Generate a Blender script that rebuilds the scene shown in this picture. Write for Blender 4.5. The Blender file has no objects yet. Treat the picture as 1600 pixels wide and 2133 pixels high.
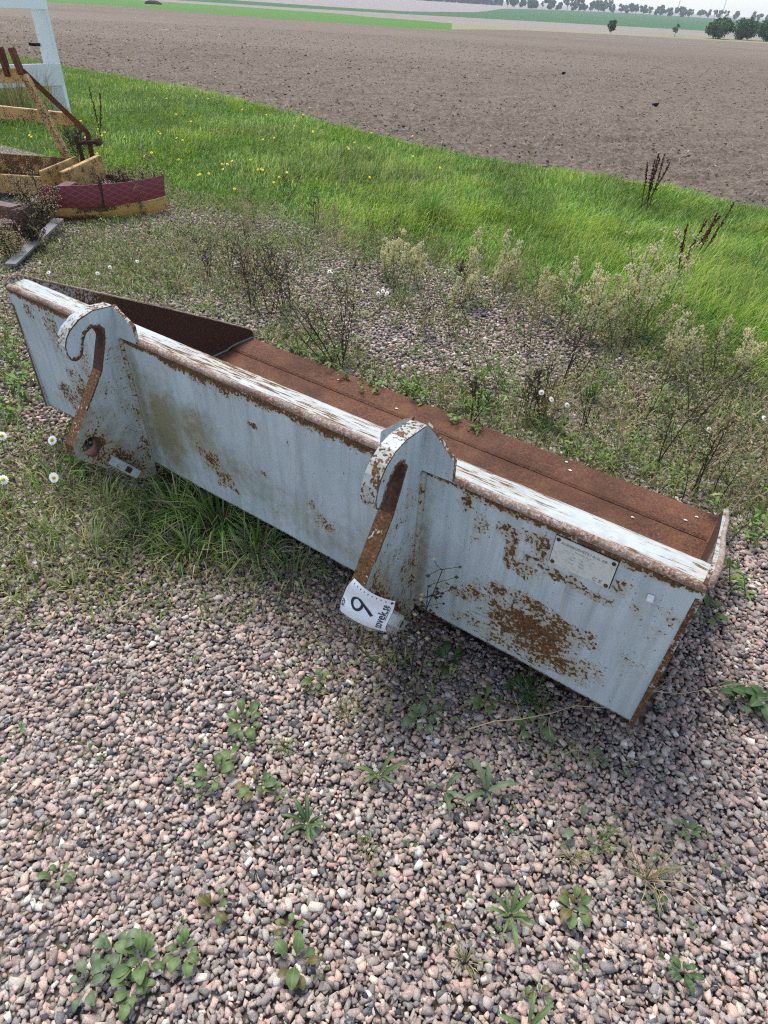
import bpy, bmesh, math, random
import numpy as np
from mathutils import Matrix, Vector
R = math.radians
rng = np.random.default_rng(11)
random.seed(5)
scene = bpy.context.scene
COL = scene.collection

# ------------------------------------------------------------------ camera
PITCH, ROLL, EYE = R(39.45), R(3.71), 1.6
fw = Vector((0, math.cos(PITCH), -math.sin(PITCH))); rt = Vector((1, 0, 0)); up = rt.cross(fw)
rt2 = rt*math.cos(ROLL) + up*math.sin(ROLL); up2 = up*math.cos(ROLL) - rt*math.sin(ROLL)
cam_d = bpy.data.cameras.new('camera'); cam = bpy.data.objects.new('camera', cam_d); COL.objects.link(cam)
cam.matrix_world = Matrix(((rt2.x, up2.x, -fw.x, 0), (rt2.y, up2.y, -fw.y, 0), (rt2.z, up2.z, -fw.z, EYE), (0, 0, 0, 1)))
cam_d.sensor_fit = 'VERTICAL'; cam_d.sensor_height = 24.0; cam_d.lens = 1313.3/2133*24
cam_d.clip_start = 0.05; cam_d.clip_end = 20000
scene.camera = cam

# ------------------------------------------------------------------ sky, sun, exposure
SUN_EL, SUN_AZ = R(62), R(-25)          # thin bright overcast, light from beyond the bucket
world = bpy.data.worlds.new('World'); scene.world = world; world.use_nodes = True
wn = world.node_tree; wn.nodes.clear()
sky = wn.nodes.new('ShaderNodeTexSky'); sky.sky_type = 'NISHITA'; sky.sun_disc = False
sky.sun_elevation = SUN_EL; sky.sun_rotation = SUN_AZ; sky.air_density = 1.0; sky.dust_density = 0.6; sky.ozone_density = 1.0
hs = wn.nodes.new('ShaderNodeHueSaturation'); hs.inputs['Saturation'].default_value = 0.7      # thin even cloud: a paler sky all round
bg = wn.nodes.new('ShaderNodeBackground'); bg.inputs[1].default_value = 0.11
wo = wn.nodes.new('ShaderNodeOutputWorld')
wn.links.new(sky.outputs[0], hs.inputs['Color']); wn.links.new(hs.outputs[0], bg.inputs[0]); wn.links.new(bg.outputs[0], wo.inputs[0])
sd = bpy.data.lights.new('sun', 'SUN'); sd.energy = 1.8; sd.angle = R(26); sd.color = (1, .97, .93)
sun = bpy.data.objects.new('sun', sd); COL.objects.link(sun)
sdir = Vector((math.sin(SUN_AZ)*math.cos(SUN_EL), math.cos(SUN_AZ)*math.cos(SUN_EL), math.sin(SUN_EL)))
sun.rotation_euler = sdir.to_track_quat('Z', 'Y').to_euler(); sun.location = (0, 0, 30)
scene.view_settings.view_transform = 'Standard'; scene.view_settings.look = 'None'
scene.view_settings.gamma = 1.0; scene.view_settings.use_curve_mapping = False
scene.view_settings.exposure = 1.2
scene.render.engine = 'CYCLES'
scene.cycles.use_denoising = False; scene.cycles.pixel_filter_type = 'BLACKMAN_HARRIS'; scene.cycles.filter_width = 1.15
scene.cycles.max_bounces = 6; scene.cycles.transparent_max_bounces = 8

HAZE = 0.00016
# ------------------------------------------------------------------ helpers
def lin(r, g, b):
    f = lambda c: (c/255/12.92) if c <= 10 else ((c/255+.055)/1.055)**2.4
    return (f(r), f(g), f(b), 1)

class NT:
    """small node-graph writer"""
    def __init__(s, name):
        s.m = bpy.data.materials.new(name); s.m.use_nodes = True; s.t = s.m.node_tree; s.t.nodes.clear()
        s.out = s.t.nodes.new('ShaderNodeOutputMaterial'); s.p = s.t.nodes.new('ShaderNodeBsdfPrincipled')
        s.t.links.new(s.p.outputs[0], s.out.inputs[0])
    def put(s, sock, v):
        if v is None: return
        if hasattr(v, 'is_output') or isinstance(v, bpy.types.NodeSocket): s.t.links.new(v, sock)
        else: sock.default_value = v
    def node(s, typ, **kw):
        n = s.t.nodes.new(typ)
        for k, v in kw.items(): setattr(n, k, v)
        return n
    def coord(s, which='Object'): return s.node('ShaderNodeTexCoord').outputs[which]
    def mapping(s, v, scale=(1, 1, 1), rot=(0, 0, 0), loc=(0, 0, 0)):
        n = s.node('ShaderNodeMapping'); s.put(n.inputs[0], v)
        n.inputs['Scale'].default_value = scale; n.inputs['Rotation'].default_value = rot; n.inputs['Location'].default_value = loc
        return n.outputs[0]
    def noise(s, v, scale=5, detail=4, rough=.55, dist=0.0):
        n = s.node('ShaderNodeTexNoise'); s.put(n.inputs['Vector'], v)
        n.inputs['Scale'].default_value = scale; n.inputs['Detail'].default_value = detail
        n.inputs['Roughness'].default_value = rough; n.inputs['Distortion'].default_value = dist
        return n.outputs[0]
    def voro(s, v, scale=5, feature='F1', out=0):
        n = s.node('ShaderNodeTexVoronoi', feature=feature); s.put(n.inputs['Vector'], v); n.inputs['Scale'].default_value = scale
        return n.outputs[out]
    def math(s, op, a, b=None, clamp=False):
        n = s.node('ShaderNodeMath', operation=op, use_clamp=clamp); s.put(n.inputs[0], a)
        if b is not None: s.put(n.inputs[1], b)
        return n.outputs[0]
    def ramp(s, f, stops):
        n = s.node('ShaderNodeValToRGB'); s.put(n.inputs[0], f); e = n.color_ramp.elements
        while len(e) < len(stops): e.new(0.5)
        for i, (p, c) in enumerate(stops):
            e[i].position = p; e[i].color = c if len(c) == 4 else (*c, 1)
        return n.outputs[0]
    def step(s, f, a, b): return s.ramp(f, [(a, (0, 0, 0, 1)), (b, (1, 1, 1, 1))])
    def mix(s, f, a, b, blend='MIX'):
        n = s.node('ShaderNodeMix', data_type='RGBA', blend_type=blend)
        s.put(n.inputs[0], f); s.put(n.inputs[6], a); s.put(n.inputs[7], b); return n.outputs[2]
    def attr(s, name, out='Fac'): return s.node('ShaderNodeAttribute', attribute_name=name).outputs[out]
    def objrand(s): return s.node('ShaderNodeObjectInfo').outputs['Random']
    def bump(s, h, strength=.5, dist=.01):
        n = s.node('ShaderNodeBump'); s.put(n.inputs['Height'], h)
        n.inputs['Strength'].default_value = strength; n.inputs['Distance'].default_value = dist
        s.t.links.new(n.outputs[0], s.p.inputs['Normal'])
    def fin(s, color=None, rough=None, spec=.3, metal=None, **kw):
        s.put(s.p.inputs['Base Color'], color); s.put(s.p.inputs['Roughness'], rough)
        s.put(s.p.inputs['Specular IOR Level'], spec); s.put(s.p.inputs['Metallic'], metal)
        for k, v in kw.items(): s.put(s.p.inputs[k], v)
        return s.m

def tag(o, label=None, cat=None, group=None, kind=None):
    if label: o['label'] = label
    if cat: o['category'] = cat
    if group: o['group'] = group
    if kind: o['kind'] = kind
    return o
def empty(name, loc=(0, 0, 0), rz=0.0):
    o = bpy.data.objects.new(name, None); COL.objects.link(o); o.location = loc; o.rotation_euler = (0, 0, rz)
    o.empty_display_size = .05
    return o
def link(name, me, mat=None, parent=None):
    o = bpy.data.objects.new(name, me); COL.objects.link(o)
    if mat is not None and not me.materials: me.materials.append(mat)
    if parent is not None: o.parent = parent
    return o
def fast(name, V, T, col=None, smooth=False, attrs=None):
    """triangle mesh from arrays; col = per-vertex colour of the piece itself"""
    V = np.asarray(V, np.float32); T = np.asarray(T, np.int32)
    me = bpy.data.meshes.new(name)
    me.vertices.add(len(V)); me.vertices.foreach_set('co', V.ravel())
    me.loops.add(T.size); me.loops.foreach_set('vertex_index', T.ravel())
    me.polygons.add(len(T)); me.polygons.foreach_set('loop_start', np.arange(0, T.size, 3, dtype=np.int32))
    if smooth: me.polygons.foreach_set('use_smooth', np.ones(len(T), bool))
    if col is not None:
        a = me.attributes.new('col', 'FLOAT_COLOR', 'POINT')
        a.data.foreach_set('color', np.c_[np.asarray(col, np.float32), np.ones(len(V), np.float32)].ravel())
    for k, v in (attrs or {}).items():
        a = me.attributes.new(k, 'FLOAT', 'POINT'); a.data.foreach_set('value', np.asarray(v, np.float32))
    me.update(calc_edges=True); me.validate()
    return me
class MB:
    """collects polygons of one mesh"""
    def __init__(s): s.v = []; s.f = []; s.a = {}; s.mi = []; s.curm = 0
    def add(s, vs, fs, **at):
        b = len(s.v); s.v += [tuple(v) for v in vs]; s.f += [tuple(i+b for i in f) for f in fs]; s.mi += [s.curm]*len(fs)
        for k in set(s.a) | set(at):
            l = s.a.setdefault(k, []); l += [0.0]*(b-len(l)); x = at.get(k, 0.0)
            l += list(x) if hasattr(x, '__len__') else [x]*len(vs)
    def box(s, lo, hi, **at):
        (a, b, c), (d, e, f) = lo, hi
        q = [(a, b, c), (d, b, c), (d, e, c), (a, e, c), (a, b, f), (d, b, f), (d, e, f), (a, e, f)]
        s.add(q, [(0, 3, 2, 1), (4, 5, 6, 7), (0, 1, 5, 4), (1, 2, 6, 5), (2, 3, 7, 6), (3, 0, 4, 7)], **at)
    def beam(s, p0, p1, w, h, upv=(0, 0, 1), **at):
        p0, p1 = Vector(p0), Vector(p1); d = (p1-p0).normalized(); sd = d.cross(Vector(upv))
        if sd.length < 1e-4: sd = d.cross(Vector((1, 0, 0)))
        sd.normalize(); u = sd.cross(d).normalized(); sd *= w/2; u *= h/2; c = min(w, h)*.12
        prof = [(-1, -1), (1, -1), (1, 1), (-1, 1)]
        q = []
        for p in (p0, p1):
            for (a, b) in prof: q.append(p+sd*a+u*b)
        s.add(q, [(0, 3, 2, 1), (4, 5, 6, 7), (0, 1, 5, 4), (1, 2, 6, 5), (2, 3, 7, 6), (3, 0, 4, 7)], **at)
    def tube(s, pts, r0, r1=None, n=5, cap=True, **at):
        r1 = r0 if r1 is None else r1; pts = [Vector(p) for p in pts]; m = len(pts); V = []; F = []
        for i, p in enumerate(pts):
            d = (pts[min(i+1, m-1)]-pts[max(i-1, 0)])
            d = d.normalized() if d.length > 1e-9 else Vector((0, 0, 1))
            a = d.cross(Vector((.31, .17, .93))); a = a.normalized() if a.length > 1e-4 else Vector((1, 0, 0))
            b = d.cross(a); r = r0+(r1-r0)*i/max(m-1, 1)
            for k in range(n):
                t = 2*math.pi*k/n; V.append(p+(a*math.cos(t)+b*math.sin(t))*r)
        for i in range(m-1):
            for k in range(n): F.append((i*n+k, i*n+(k+1) % n, (i+1)*n+(k+1) % n, (i+1)*n+k))
        if cap: F += [tuple(range(n-1, -1, -1)), tuple((m-1)*n+k for k in range(n))]
        s.add(V, F, **at)
    def extrude(s, poly, axis_pts, **at):
        """poly: 2-D outline list mapped by the two functions in axis_pts (front, back)"""
        n = len(poly); A = [axis_pts[0](*p) for p in poly]; B = [axis_pts[1](*p) for p in poly]
        s.add(A, [tuple(range(n))], **at); s.add(B, [tuple(range(n-1, -1, -1))], **at)
        return A, B
    def mesh(s, name, mat=None, smooth=False):
        me = bpy.data.meshes.new(name); me.from_pydata(s.v, [], s.f); me.update()
        for k, l in s.a.items():
            l = l+[0.0]*(len(s.v)-len(l)); at = me.attributes.new(k, 'FLOAT', 'POINT'); at.data.foreach_set('value', np.array(l, np.float32))
        if isinstance(mat, (list, tuple)):
            for m in mat: me.materials.append(m)
            me.polygons.foreach_set('material_index', np.array(s.mi, np.int32))
        elif mat is not None: me.materials.append(mat)
        if smooth: me.polygons.foreach_set('use_smooth', np.ones(len(me.polygons), bool))
        return me
    def build(s, name, mat, parent=None, smooth=False, bevel=0.0, seg=2):
        me = s.mesh(name, mat, smooth)
        bm = bmesh.new(); bm.from_mesh(me)
        if bevel:
            bmesh.ops.remove_doubles(bm, verts=bm.verts, dist=1e-5)
            es = [e for e in bm.edges if len(e.link_faces) == 2 and e.calc_face_angle(0) > .5]
            bmesh.ops.bevel(bm, geom=es, offset=bevel, segments=seg, affect='EDGES', clamp_overlap=True)
        bmesh.ops.recalc_face_normals(bm, faces=bm.faces); bm.to_mesh(me); bm.free()
        return link(name, me, None, parent)

def vnoise(x, y, s, seed):
    """value noise in [-1,1]"""
    g = np.random.default_rng(seed).uniform(-1, 1, (256, 256)); x = x*s; y = y*s
    xi = np.floor(x).astype(int); yi = np.floor(y).astype(int); fx = x-xi; fy = y-yi
    fx = fx*fx*(3-2*fx); fy = fy*fy*(3-2*fy)
    a = g[xi % 256, yi % 256]; b = g[(xi+1) % 256, yi % 256]; c = g[xi % 256, (yi+1) % 256]; d = g[(xi+1) % 256, (yi+1) % 256]
    return (a*(1-fx)+b*fx)*(1-fy)+(c*(1-fx)+d*fx)*fy

# bucket frame: x along the bucket to the left, y towards the viewer, z up
BK_LOC = (0.699, 0.960, 0.0); BK_YAW = R(147.38)
bu = np.array([math.cos(BK_YAW), math.sin(BK_YAW)]); bp = np.array([-math.sin(BK_YAW), math.cos(BK_YAW)])
def to_bucket(x, y):
    dx, dy = np.asarray(x)-BK_LOC[0], np.asarray(y)-BK_LOC[1]
    return dx*bu[0]+dy*bu[1], dx*bp[0]+dy*bp[1]

# ------------------------------------------------------------------ materials
def m_attr_leaf(name, rough=.55, trans=.25, vary=.25):
    g = NT(name); c = g.attr('col', 'Color')
    n = g.noise(g.coord(), 30, 2); v = g.math('ADD', g.math('MULTIPLY', n, vary*2), 1-vary)
    col = g.mix(1.0, c, v, 'MULTIPLY')
    m = g.fin(col, rough, .25)
    if trans:
        tr = g.node('ShaderNodeBsdfTranslucent'); g.put(tr.inputs[0], col)
        mx = g.node('ShaderNodeMixShader'); mx.inputs[0].default_value = trans
        g.t.links.new(g.p.outputs[0], mx.inputs[1]); g.t.links.new(tr.outputs[0], mx.inputs[2]); g.t.links.new(mx.outputs[0], g.out.inputs[0])
    return m
def m_plain(name, c, rough=.8, var=.25, scale=20, spec=.25):
    g = NT(name); n = g.noise(g.coord(), scale, 4); r = g.objrand()
    v = g.math('ADD', g.math('MULTIPLY', n, var*2), 1-var); v2 = g.math('ADD', g.math('MULTIPLY', r, .3), .85)
    return g.fin(g.mix(1.0, g.mix(1.0, c, v, 'MULTIPLY'), v2, 'MULTIPLY'), rough, spec)

def m_painted(name, paint, paint2, stretch=(1, 1, 1), rust_gain=1.0):
    g = NT(name); co = g.coord(); cs = g.mapping(co, stretch)
    rust = g.attr('rust'); grime = g.attr('grime')
    n1 = g.noise(cs, 105, 5, .6, .25); n2 = g.noise(cs, 16, 5, .6, .4); n3 = g.noise(co, 3.2, 4, .6)
    sumn = g.math('ADD', g.math('MULTIPLY', g.math('SUBTRACT', n1, .5), 1.9), g.math('MULTIPLY', g.math('SUBTRACT', n2, .5), 1.15))
    f = g.math('ADD', g.math('MULTIPLY', rust, rust_gain), sumn)
    m = g.step(f, .475, .555); halo = g.step(f, .28, .56)
    st = g.noise(g.mapping(co, (42, 42, 2.6)), 1, 4, .6)
    base = g.mix(g.step(n3, .35, .68), paint, paint2)
    base = g.mix(g.math('MULTIPLY', g.step(st, .46, .70), .4), base, lin(126, 138, 138))
    chalk = g.step(g.noise(co, 140, 3, .6), .58, .75)
    base = g.mix(g.math('MULTIPLY', chalk, .18), base, lin(215, 222, 224))
    gf = g.math('MULTIPLY', g.step(g.math('ADD', grime, g.math('MULTIPLY', g.math('SUBTRACT', g.noise(co, 22, 6, .7, .6), .5), 1.1)), .22, .8), .85)
    gcol = g.mix(g.noise(co, 9, 3), lin(104, 103, 72), lin(140, 122, 76))
    base = g.mix(gf, base, gcol)
    bloom = g.step(g.math('ADD', g.math('MULTIPLY', rust, rust_gain), g.math('MULTIPLY', g.math('SUBTRACT', n2, .5), 1.2)), .22, .62)
    base = g.mix(g.math('MULTIPLY', bloom, .55), base, lin(150, 122, 82))
    run = g.math('MULTIPLY', g.attr('runs'), g.step(g.noise(g.mapping(co, (70, 70, 3)), 1, 4, .6), .42, .66))
    base = g.mix(g.math('MULTIPLY', run, 1.0, True), base, lin(128, 106, 74))
    base = g.mix(g.math('MULTIPLY', halo, .5), base, lin(182, 170, 134))
    # dark chips and scratches
    sc = g.noise(g.mapping(co, (9, 9, 60), (0, .5, .2)), 1, 3, .7)
    base = g.mix(g.math('MULTIPLY', g.step(sc, .70, .73), .5), base, lin(70, 72, 70))
    chips = g.step(g.noise(co, 120, 2, .5), .735, .75); base = g.mix(chips, base, lin(66, 52, 40))
    rc = g.ramp(g.noise(co, 130, 5, .7), [(.28, lin(48, 33, 24)), (.47, lin(84, 57, 35)), (.62, lin(118, 82, 45)), (.78, lin(158, 114, 62))])
    rd = g.ramp(g.noise(co, 90, 5, .7), [(.3, lin(40, 25, 21)), (.5, lin(68, 42, 33)), (.75, lin(104, 66, 48))])
    rc = g.mix(g.step(rust, .85, 1.0), rc, rd)
    col = g.mix(m, base, rc)
    g.bump(g.math('ADD', g.math('MULTIPLY', m, .5), g.math('MULTIPLY', n1, .35)), .5, .004)
    ro = g.math('ADD', g.math('MULTIPLY', m, .45), .42)
    return g.fin(col, ro, .4)
def m_rust(name, dark, mid, light, scale=90, spec=.25, bump=.6):
    g = NT(name); co = g.coord()
    n = g.noise(co, scale, 6, .65, .4); n2 = g.noise(co, 6, 4, .6)
    c = g.ramp(n, [(.3, dark), (.5, mid), (.72, light)])
    c = g.mix(g.math('MULTIPLY', g.step(n2, .45, .7), .5), c, light)
    c = g.mix(g.math('MULTIPLY', g.step(g.noise(co, 2.5, 3), .48, .7), .6), c, dark)
    c = g.mix(g.math('MULTIPLY', g.step(g.noise(co, 11, 4, .7), .58, .72), .4), c, light)
    g.bump(n, bump, .006)
    return g.fin(c, .82, spec)

PAINT = lin(186, 197, 202); PAINT2 = lin(168, 181, 187)
M = {}
M['paint'] = m_painted('grey_paint', PAINT, PAINT2)
M['strip'] = m_painted('worn_top_paint', lin(176, 185, 188), lin(190, 190, 184), (.16, 2.4, 1))
M['rust'] = m_rust('rust', lin(52, 30, 24), lin(96, 58, 42), lin(140, 88, 58))
M['floor_rust'] = m_rust('floor_rust', lin(58, 38, 31), lin(100, 66, 50), lin(138, 96, 68), 120, bump=1.0)
M['dark_rust'] = m_rust('dark_rust', lin(48, 34, 28), lin(78, 54, 44), lin(98, 70, 56), 120)
M['edge_rust'] = m_rust('edge_rust', lin(88, 60, 48), lin(138, 108, 90), lin(206, 198, 188), 150)
M['yellow'] = m_painted('yellow_paint', lin(204, 160, 84), lin(192, 146, 72))
M['redoxide'] = m_painted('red_oxide_paint', lin(102, 50, 38), lin(88, 44, 35))
M['bar'] = m_plain('galvanised_bar', lin(128, 126, 122), .5, .2, 40, .4)
M['white'] = m_plain('white_board_paint', lin(226, 230, 232), .6, .05, 25)
M['black'] = m_plain('black_plastic', lin(24, 24, 26), .5, .1)

def m_gravel():
    g = NT('gravel_stone'); c = g.attr('col', 'Color'); co = g.coord()
    n = g.noise(co, 420, 3, .7); n2 = g.noise(co, 130, 3, .6)
    v = g.ramp(n, [(.3, (.5, .5, .52, 1)), (.5, (1, 1, 1, 1)), (.72, (1.4, 1.36, 1.32, 1))])
    col = g.mix(1.0, c, v, 'MULTIPLY')
    col = g.mix(g.math('MULTIPLY', g.step(n2, .56, .68), .45), col, lin(205, 198, 194))
    g.bump(n, .35, .002)
    return g.fin(col, .85, .25)
M['gravel'] = m_gravel()
def m_yard():
    g = NT('gravel_bed'); co = g.coord()
    cell = g.voro(co, 46, 'F1', 1); d = g.voro(co, 46, 'F1', 0)
    hue = g.node('ShaderNodeSeparateColor'); g.put(hue.inputs[0], cell)
    st = g.ramp(hue.outputs[0], [(.0, lin(90, 84, 82)), (.35, lin(142, 128, 122)), (.65, lin(168, 150, 144)), (.95, lin(192, 182, 174))])
    soil = g.mix(g.noise(co, 8, 5), lin(86, 76, 66), lin(116, 104, 90))
    big = g.noise(co, 1.4, 4, .6)
    col = g.mix(g.step(d, .42, .58), st, soil)
    col = g.mix(g.step(big, .56, .68), col, g.mix(g.noise(co, 40, 3), lin(66, 68, 38), lin(86, 76, 54)))
    g.bump(d, .9, .02)
    return g.fin(col, .9, .2)
M['yard'] = m_yard()
def m_field(name, c1, c2, c3, s=3, fine=40, bump=.6):
    g = NT(name); co = g.coord()
    a = g.noise(co, s, 6, .65); b = g.noise(co, fine, 5, .7); h = g.noise(g.mapping(co, (.02, .05, 1)), 1, 4)
    c = g.ramp(b, [(.3, c1), (.5, c2), (.7, c3)]); c = g.mix(g.math('MULTIPLY', g.step(a, .45, .65), .4), c, c1)
    c = g.mix(g.math('MULTIPLY', g.step(h, .4, .65), .3), c, c3)
    g.bump(g.math('ADD', a, b), bump, .06)
    return g.fin(c, .95, .1)
M['soil'] = m_field('ploughed_soil', lin(82, 71, 61), lin(121, 107, 94), lin(152, 138, 123), 1.6, 14, 1.0)
M['clod'] = m_plain('soil_clod', lin(124, 108, 100), .95, .35, 30, .1)
M['turf'] = m_field('turf_soil', lin(36, 50, 20), lin(56, 82, 30), lin(84, 110, 44), 3, 30)
M['green1'] = m_field('bright_green_field', lin(70, 104, 46), lin(84, 120, 56), lin(100, 134, 66), .3, 3, .2)
M['stubble'] = m_field('stubble_field', lin(122, 110, 102), lin(142, 130, 121), lin(156, 145, 134), .3, 2, .2)
M['green2'] = m_field('dark_green_crop', lin(52, 84, 54), lin(66, 100, 64), lin(82, 114, 76), .2, 1, .2)
M['tan'] = m_field('pale_tan_field', lin(130, 120, 116), lin(148, 138, 132), lin(160, 151, 145), .15, .8, .2)
M['verge2'] = m_field('rough_grass_strip', lin(104, 106, 72), lin(140, 136, 104), lin(158, 150, 122), .5, 2, .2)
M['grass'] = m_attr_leaf('grass_blades', .5, .3, .2)
M['weed'] = m_attr_leaf('weed_leaves', .6, .2, .3)
M['tree'] = m_attr_leaf('tree_leaves', .7, .15, .2)
M['bark'] = m_plain('bark', lin(84, 72, 60), .9)
def m_leaf(name, a, b):
    g = NT(name); r = g.objrand(); co = g.coord()
    c = g.mix(r, a, b)
    n = g.noise(co, 6, 3); c = g.mix(1.0, c, g.math('ADD', g.math('MULTIPLY', n, .8), .6), 'MULTIPLY')
    y = g.node('ShaderNodeSeparateXYZ'); g.put(y.inputs[0], co)
    vein = g.step(g.math('ABSOLUTE', y.outputs[1]), .035, .0)
    vn = g.math('LESS_THAN', g.math('ABSOLUTE', y.outputs[1]), .022)
    c = g.mix(g.math('MULTIPLY', vn, .3), c, lin(140, 154, 108))
    m = g.fin(c, .5, .35)
    tr = g.node('ShaderNodeBsdfTranslucent'); g.put(tr.inputs[0], c)
    mx = g.node('ShaderNodeMixShader'); mx.inputs[0].default_value = .2
    g.t.links.new(g.p.outputs[0], mx.inputs[1]); g.t.links.new(tr.outputs[0], mx.inputs[2]); g.t.links.new(mx.outputs[0], g.out.inputs[0])
    return m
M['leaf'] = m_leaf('green_leaf', lin(84, 104, 56), lin(104, 126, 74))
M['leaf_dark'] = m_leaf('dark_leaf', lin(58, 82, 46), lin(80, 106, 60))
M['leaf_grey'] = m_leaf('grey_leaf', lin(92, 108, 78), lin(116, 130, 98))
M['leaf_brown'] = m_leaf('brownish_leaf', lin(96, 90, 48), lin(120, 104, 62))
M['stem_dark'] = m_plain('dark_stem', lin(66, 54, 46), .85)
M['stem_pale'] = m_plain('straw_stem', lin(178, 160, 122), .8)
M['stem_green'] = m_plain('green_stem', lin(106, 116, 66), .7)
M['petal'] = m_plain('white_petal', lin(236, 238, 236), .6, .05)
M['yolk'] = m_plain('yellow_disc', lin(214, 178, 36), .7, .2, 200)
M['yellow_petal'] = m_plain('yellow_petal', lin(232, 200, 40), .6, .1)

# ------------------------------------------------------------------ ground, fields
def zter(r): return -8.0*np.clip((np.asarray(r, float)-14)/(390-14), 0, 1)
def tabf(tb):
    a = np.array([t[0] for t in tb]); r = np.array([t[1] for t in tb])
    return lambda az: np.exp(np.interp(az, a, np.log(r)))
B0 = tabf([(-100, 11), (-60, 11), (-30, 9.6), (-25.9, 8.5), (-21.5, 7.4), (-17.4, 6.7), (-11.3, 6.3), (-5.7, 5.9), (-1.5, 5.5), (2.7, 5.4), (7, 5.2), (11.3, 5.0), (15.6, 4.7), (20, 4.4), (24, 4.4), (28, 4.3), (32, 4.3), (60, 4.6), (100, 5)])
B1 = tabf([(-100, 30), (-60, 28), (-28.5, 23.8), (-24.5, 19.3), (-19.6, 16.2), (-13.6, 13.7), (-9.75, 12.3), (-5.7, 11.2), (0, 10), (5.8, 9.3), (13.5, 8.9), (19, 8.8), (23.6, 8.5), (27.75, 8.3), (60, 8.2), (100, 9)])
B2 = tabf([(-100, 200), (-25, 195), (-20.4, 180), (-12.5, 128), (-5.7, 117), (-.5, 107), (2.2, 116), (6.7, 185), (13, 265), (17.8, 390), (24, 410), (100, 420)])
B3 = tabf([(-100, 440), (-18.8, 440), (-12.4, 427), (-5.7, 410), (-.6, 360), (2.2, 290), (6.65, 320), (13, 385), (17.7, 445), (24, 470), (100, 470)])
B4 = tabf([(-100, 490), (-17, 485), (-9, 470), (-.6, 484), (7.9, 515), (14.5, 554), (20.1, 598), (24, 626), (100, 640)])
B5 = tabf([(-100, 590), (-13, 577), (-5.7, 556), (-.6, 563), (4.5, 715), (6.1, 1167), (7.8, 1350), (14.3, 2000), (21, 2200), (24, 2400), (100, 2500)])
B6 = lambda az: np.full_like(az, 6500.)
def fan(name, lo, hi, mat, ncol, nrow, az0=-100, az1=100, disp=None, label=None):
    az = np.linspace(az0, az1, ncol); A = np.radians(az)
    l, h = np.log(lo(az)), np.log(hi(az)); t = np.linspace(0, 1, nrow)[:, None]
    r = np.exp(l+(h-l)*t); x = r*np.sin(A); y = r*np.cos(A); z = zter(r)
    if disp is not None: z = z+disp(x, y, r, t)
    V = np.stack([x, y, z], -1).reshape(-1, 3)
    i = np.arange(nrow-1)[:, None]*ncol+np.arange(ncol-1); i = i.ravel()
    T = np.concatenate([np.stack([i, i+1, i+ncol+1], -1), np.stack([i, i+ncol+1, i+ncol], -1)])
    me = fast(name, V, T, smooth=True); return tag(link(name, me, mat), kind='structure')
# yard: full disc round the viewer out to the verge
az = np.linspace(-180, 180, 241); rad = np.where(np.abs(az) < 100, B0(np.clip(az, -100, 100)), 12.0)
rows = np.concatenate([[0.02], np.linspace(.08, 1, 40)]); A = np.radians(az)
V = np.stack([rows[:, None]*rad*np.sin(A), rows[:, None]*rad*np.cos(A), np.zeros((len(rows), len(az)))], -1).reshape(-1, 3)
V[:, 2] = vnoise(V[:, 0], V[:, 1], 1.3, 3)*.008-.012
i = (np.arange(len(rows)-1)[:, None]*len(az)+np.arange(len(az)-1)).ravel(); nc = len(az)
T = np.concatenate([np.stack([i, i+1, i+nc+1], -1), np.stack([i, i+nc+1, i+nc], -1)])
yard = tag(link('gravel_yard', fast('gravel_yard', V, T, smooth=True), M['yard']), kind='structure')
fan('grass_verge', B0, B1, M['turf'], 201, 40, disp=lambda x, y, r, t: vnoise(x, y, .9, 4)*.02*np.sin(np.pi*t)-.012*(1-t))
NEAR = lambda az: np.minimum(B2(az)*.9, 48.0)
def plough(x, y, r, t):
    fade = np.clip(t*30, 0, 1)
    c, s = math.cos(R(28)), math.sin(R(28)); a = x*c+y*s; b = -x*s+y*c
    h = vnoise(a*.3, b*1.6, 2.2, 21)*.035+vnoise(a, b*1.5, 6.5, 22)*.022+np.abs(vnoise(a, b*1.3, 15, 23))*.035+vnoise(a, b, 30, 24)*.016
    return h*fade*np.clip(1.25-r/46, .12, 1)
field = fan('ploughed_field', B1, NEAR, M['soil'], 450, 240, -42, 42, plough)
fan('ploughed_field', B1, NEAR, M['soil'], 40, 40, -100, -42, plough); fan('ploughed_field', B1, NEAR, M['soil'], 40, 40, 42, 100, plough)
fan('ploughed_field', NEAR, B2, M['soil'], 201, 60)
fan('green_field', B2, B3, M['green1'], 140, 12, -100, 2.6)
fan('rough_grass_strip', B2, B3, M['verge2'], 140, 12, 2.6, 100)
fan('stubble_field', B3, B4, M['stubble'], 201, 10)
fan('crop_field', B4, B5, M['green2'], 201, 20)
fan('far_field', B5, B6, M['tan'], 201, 40)

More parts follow.
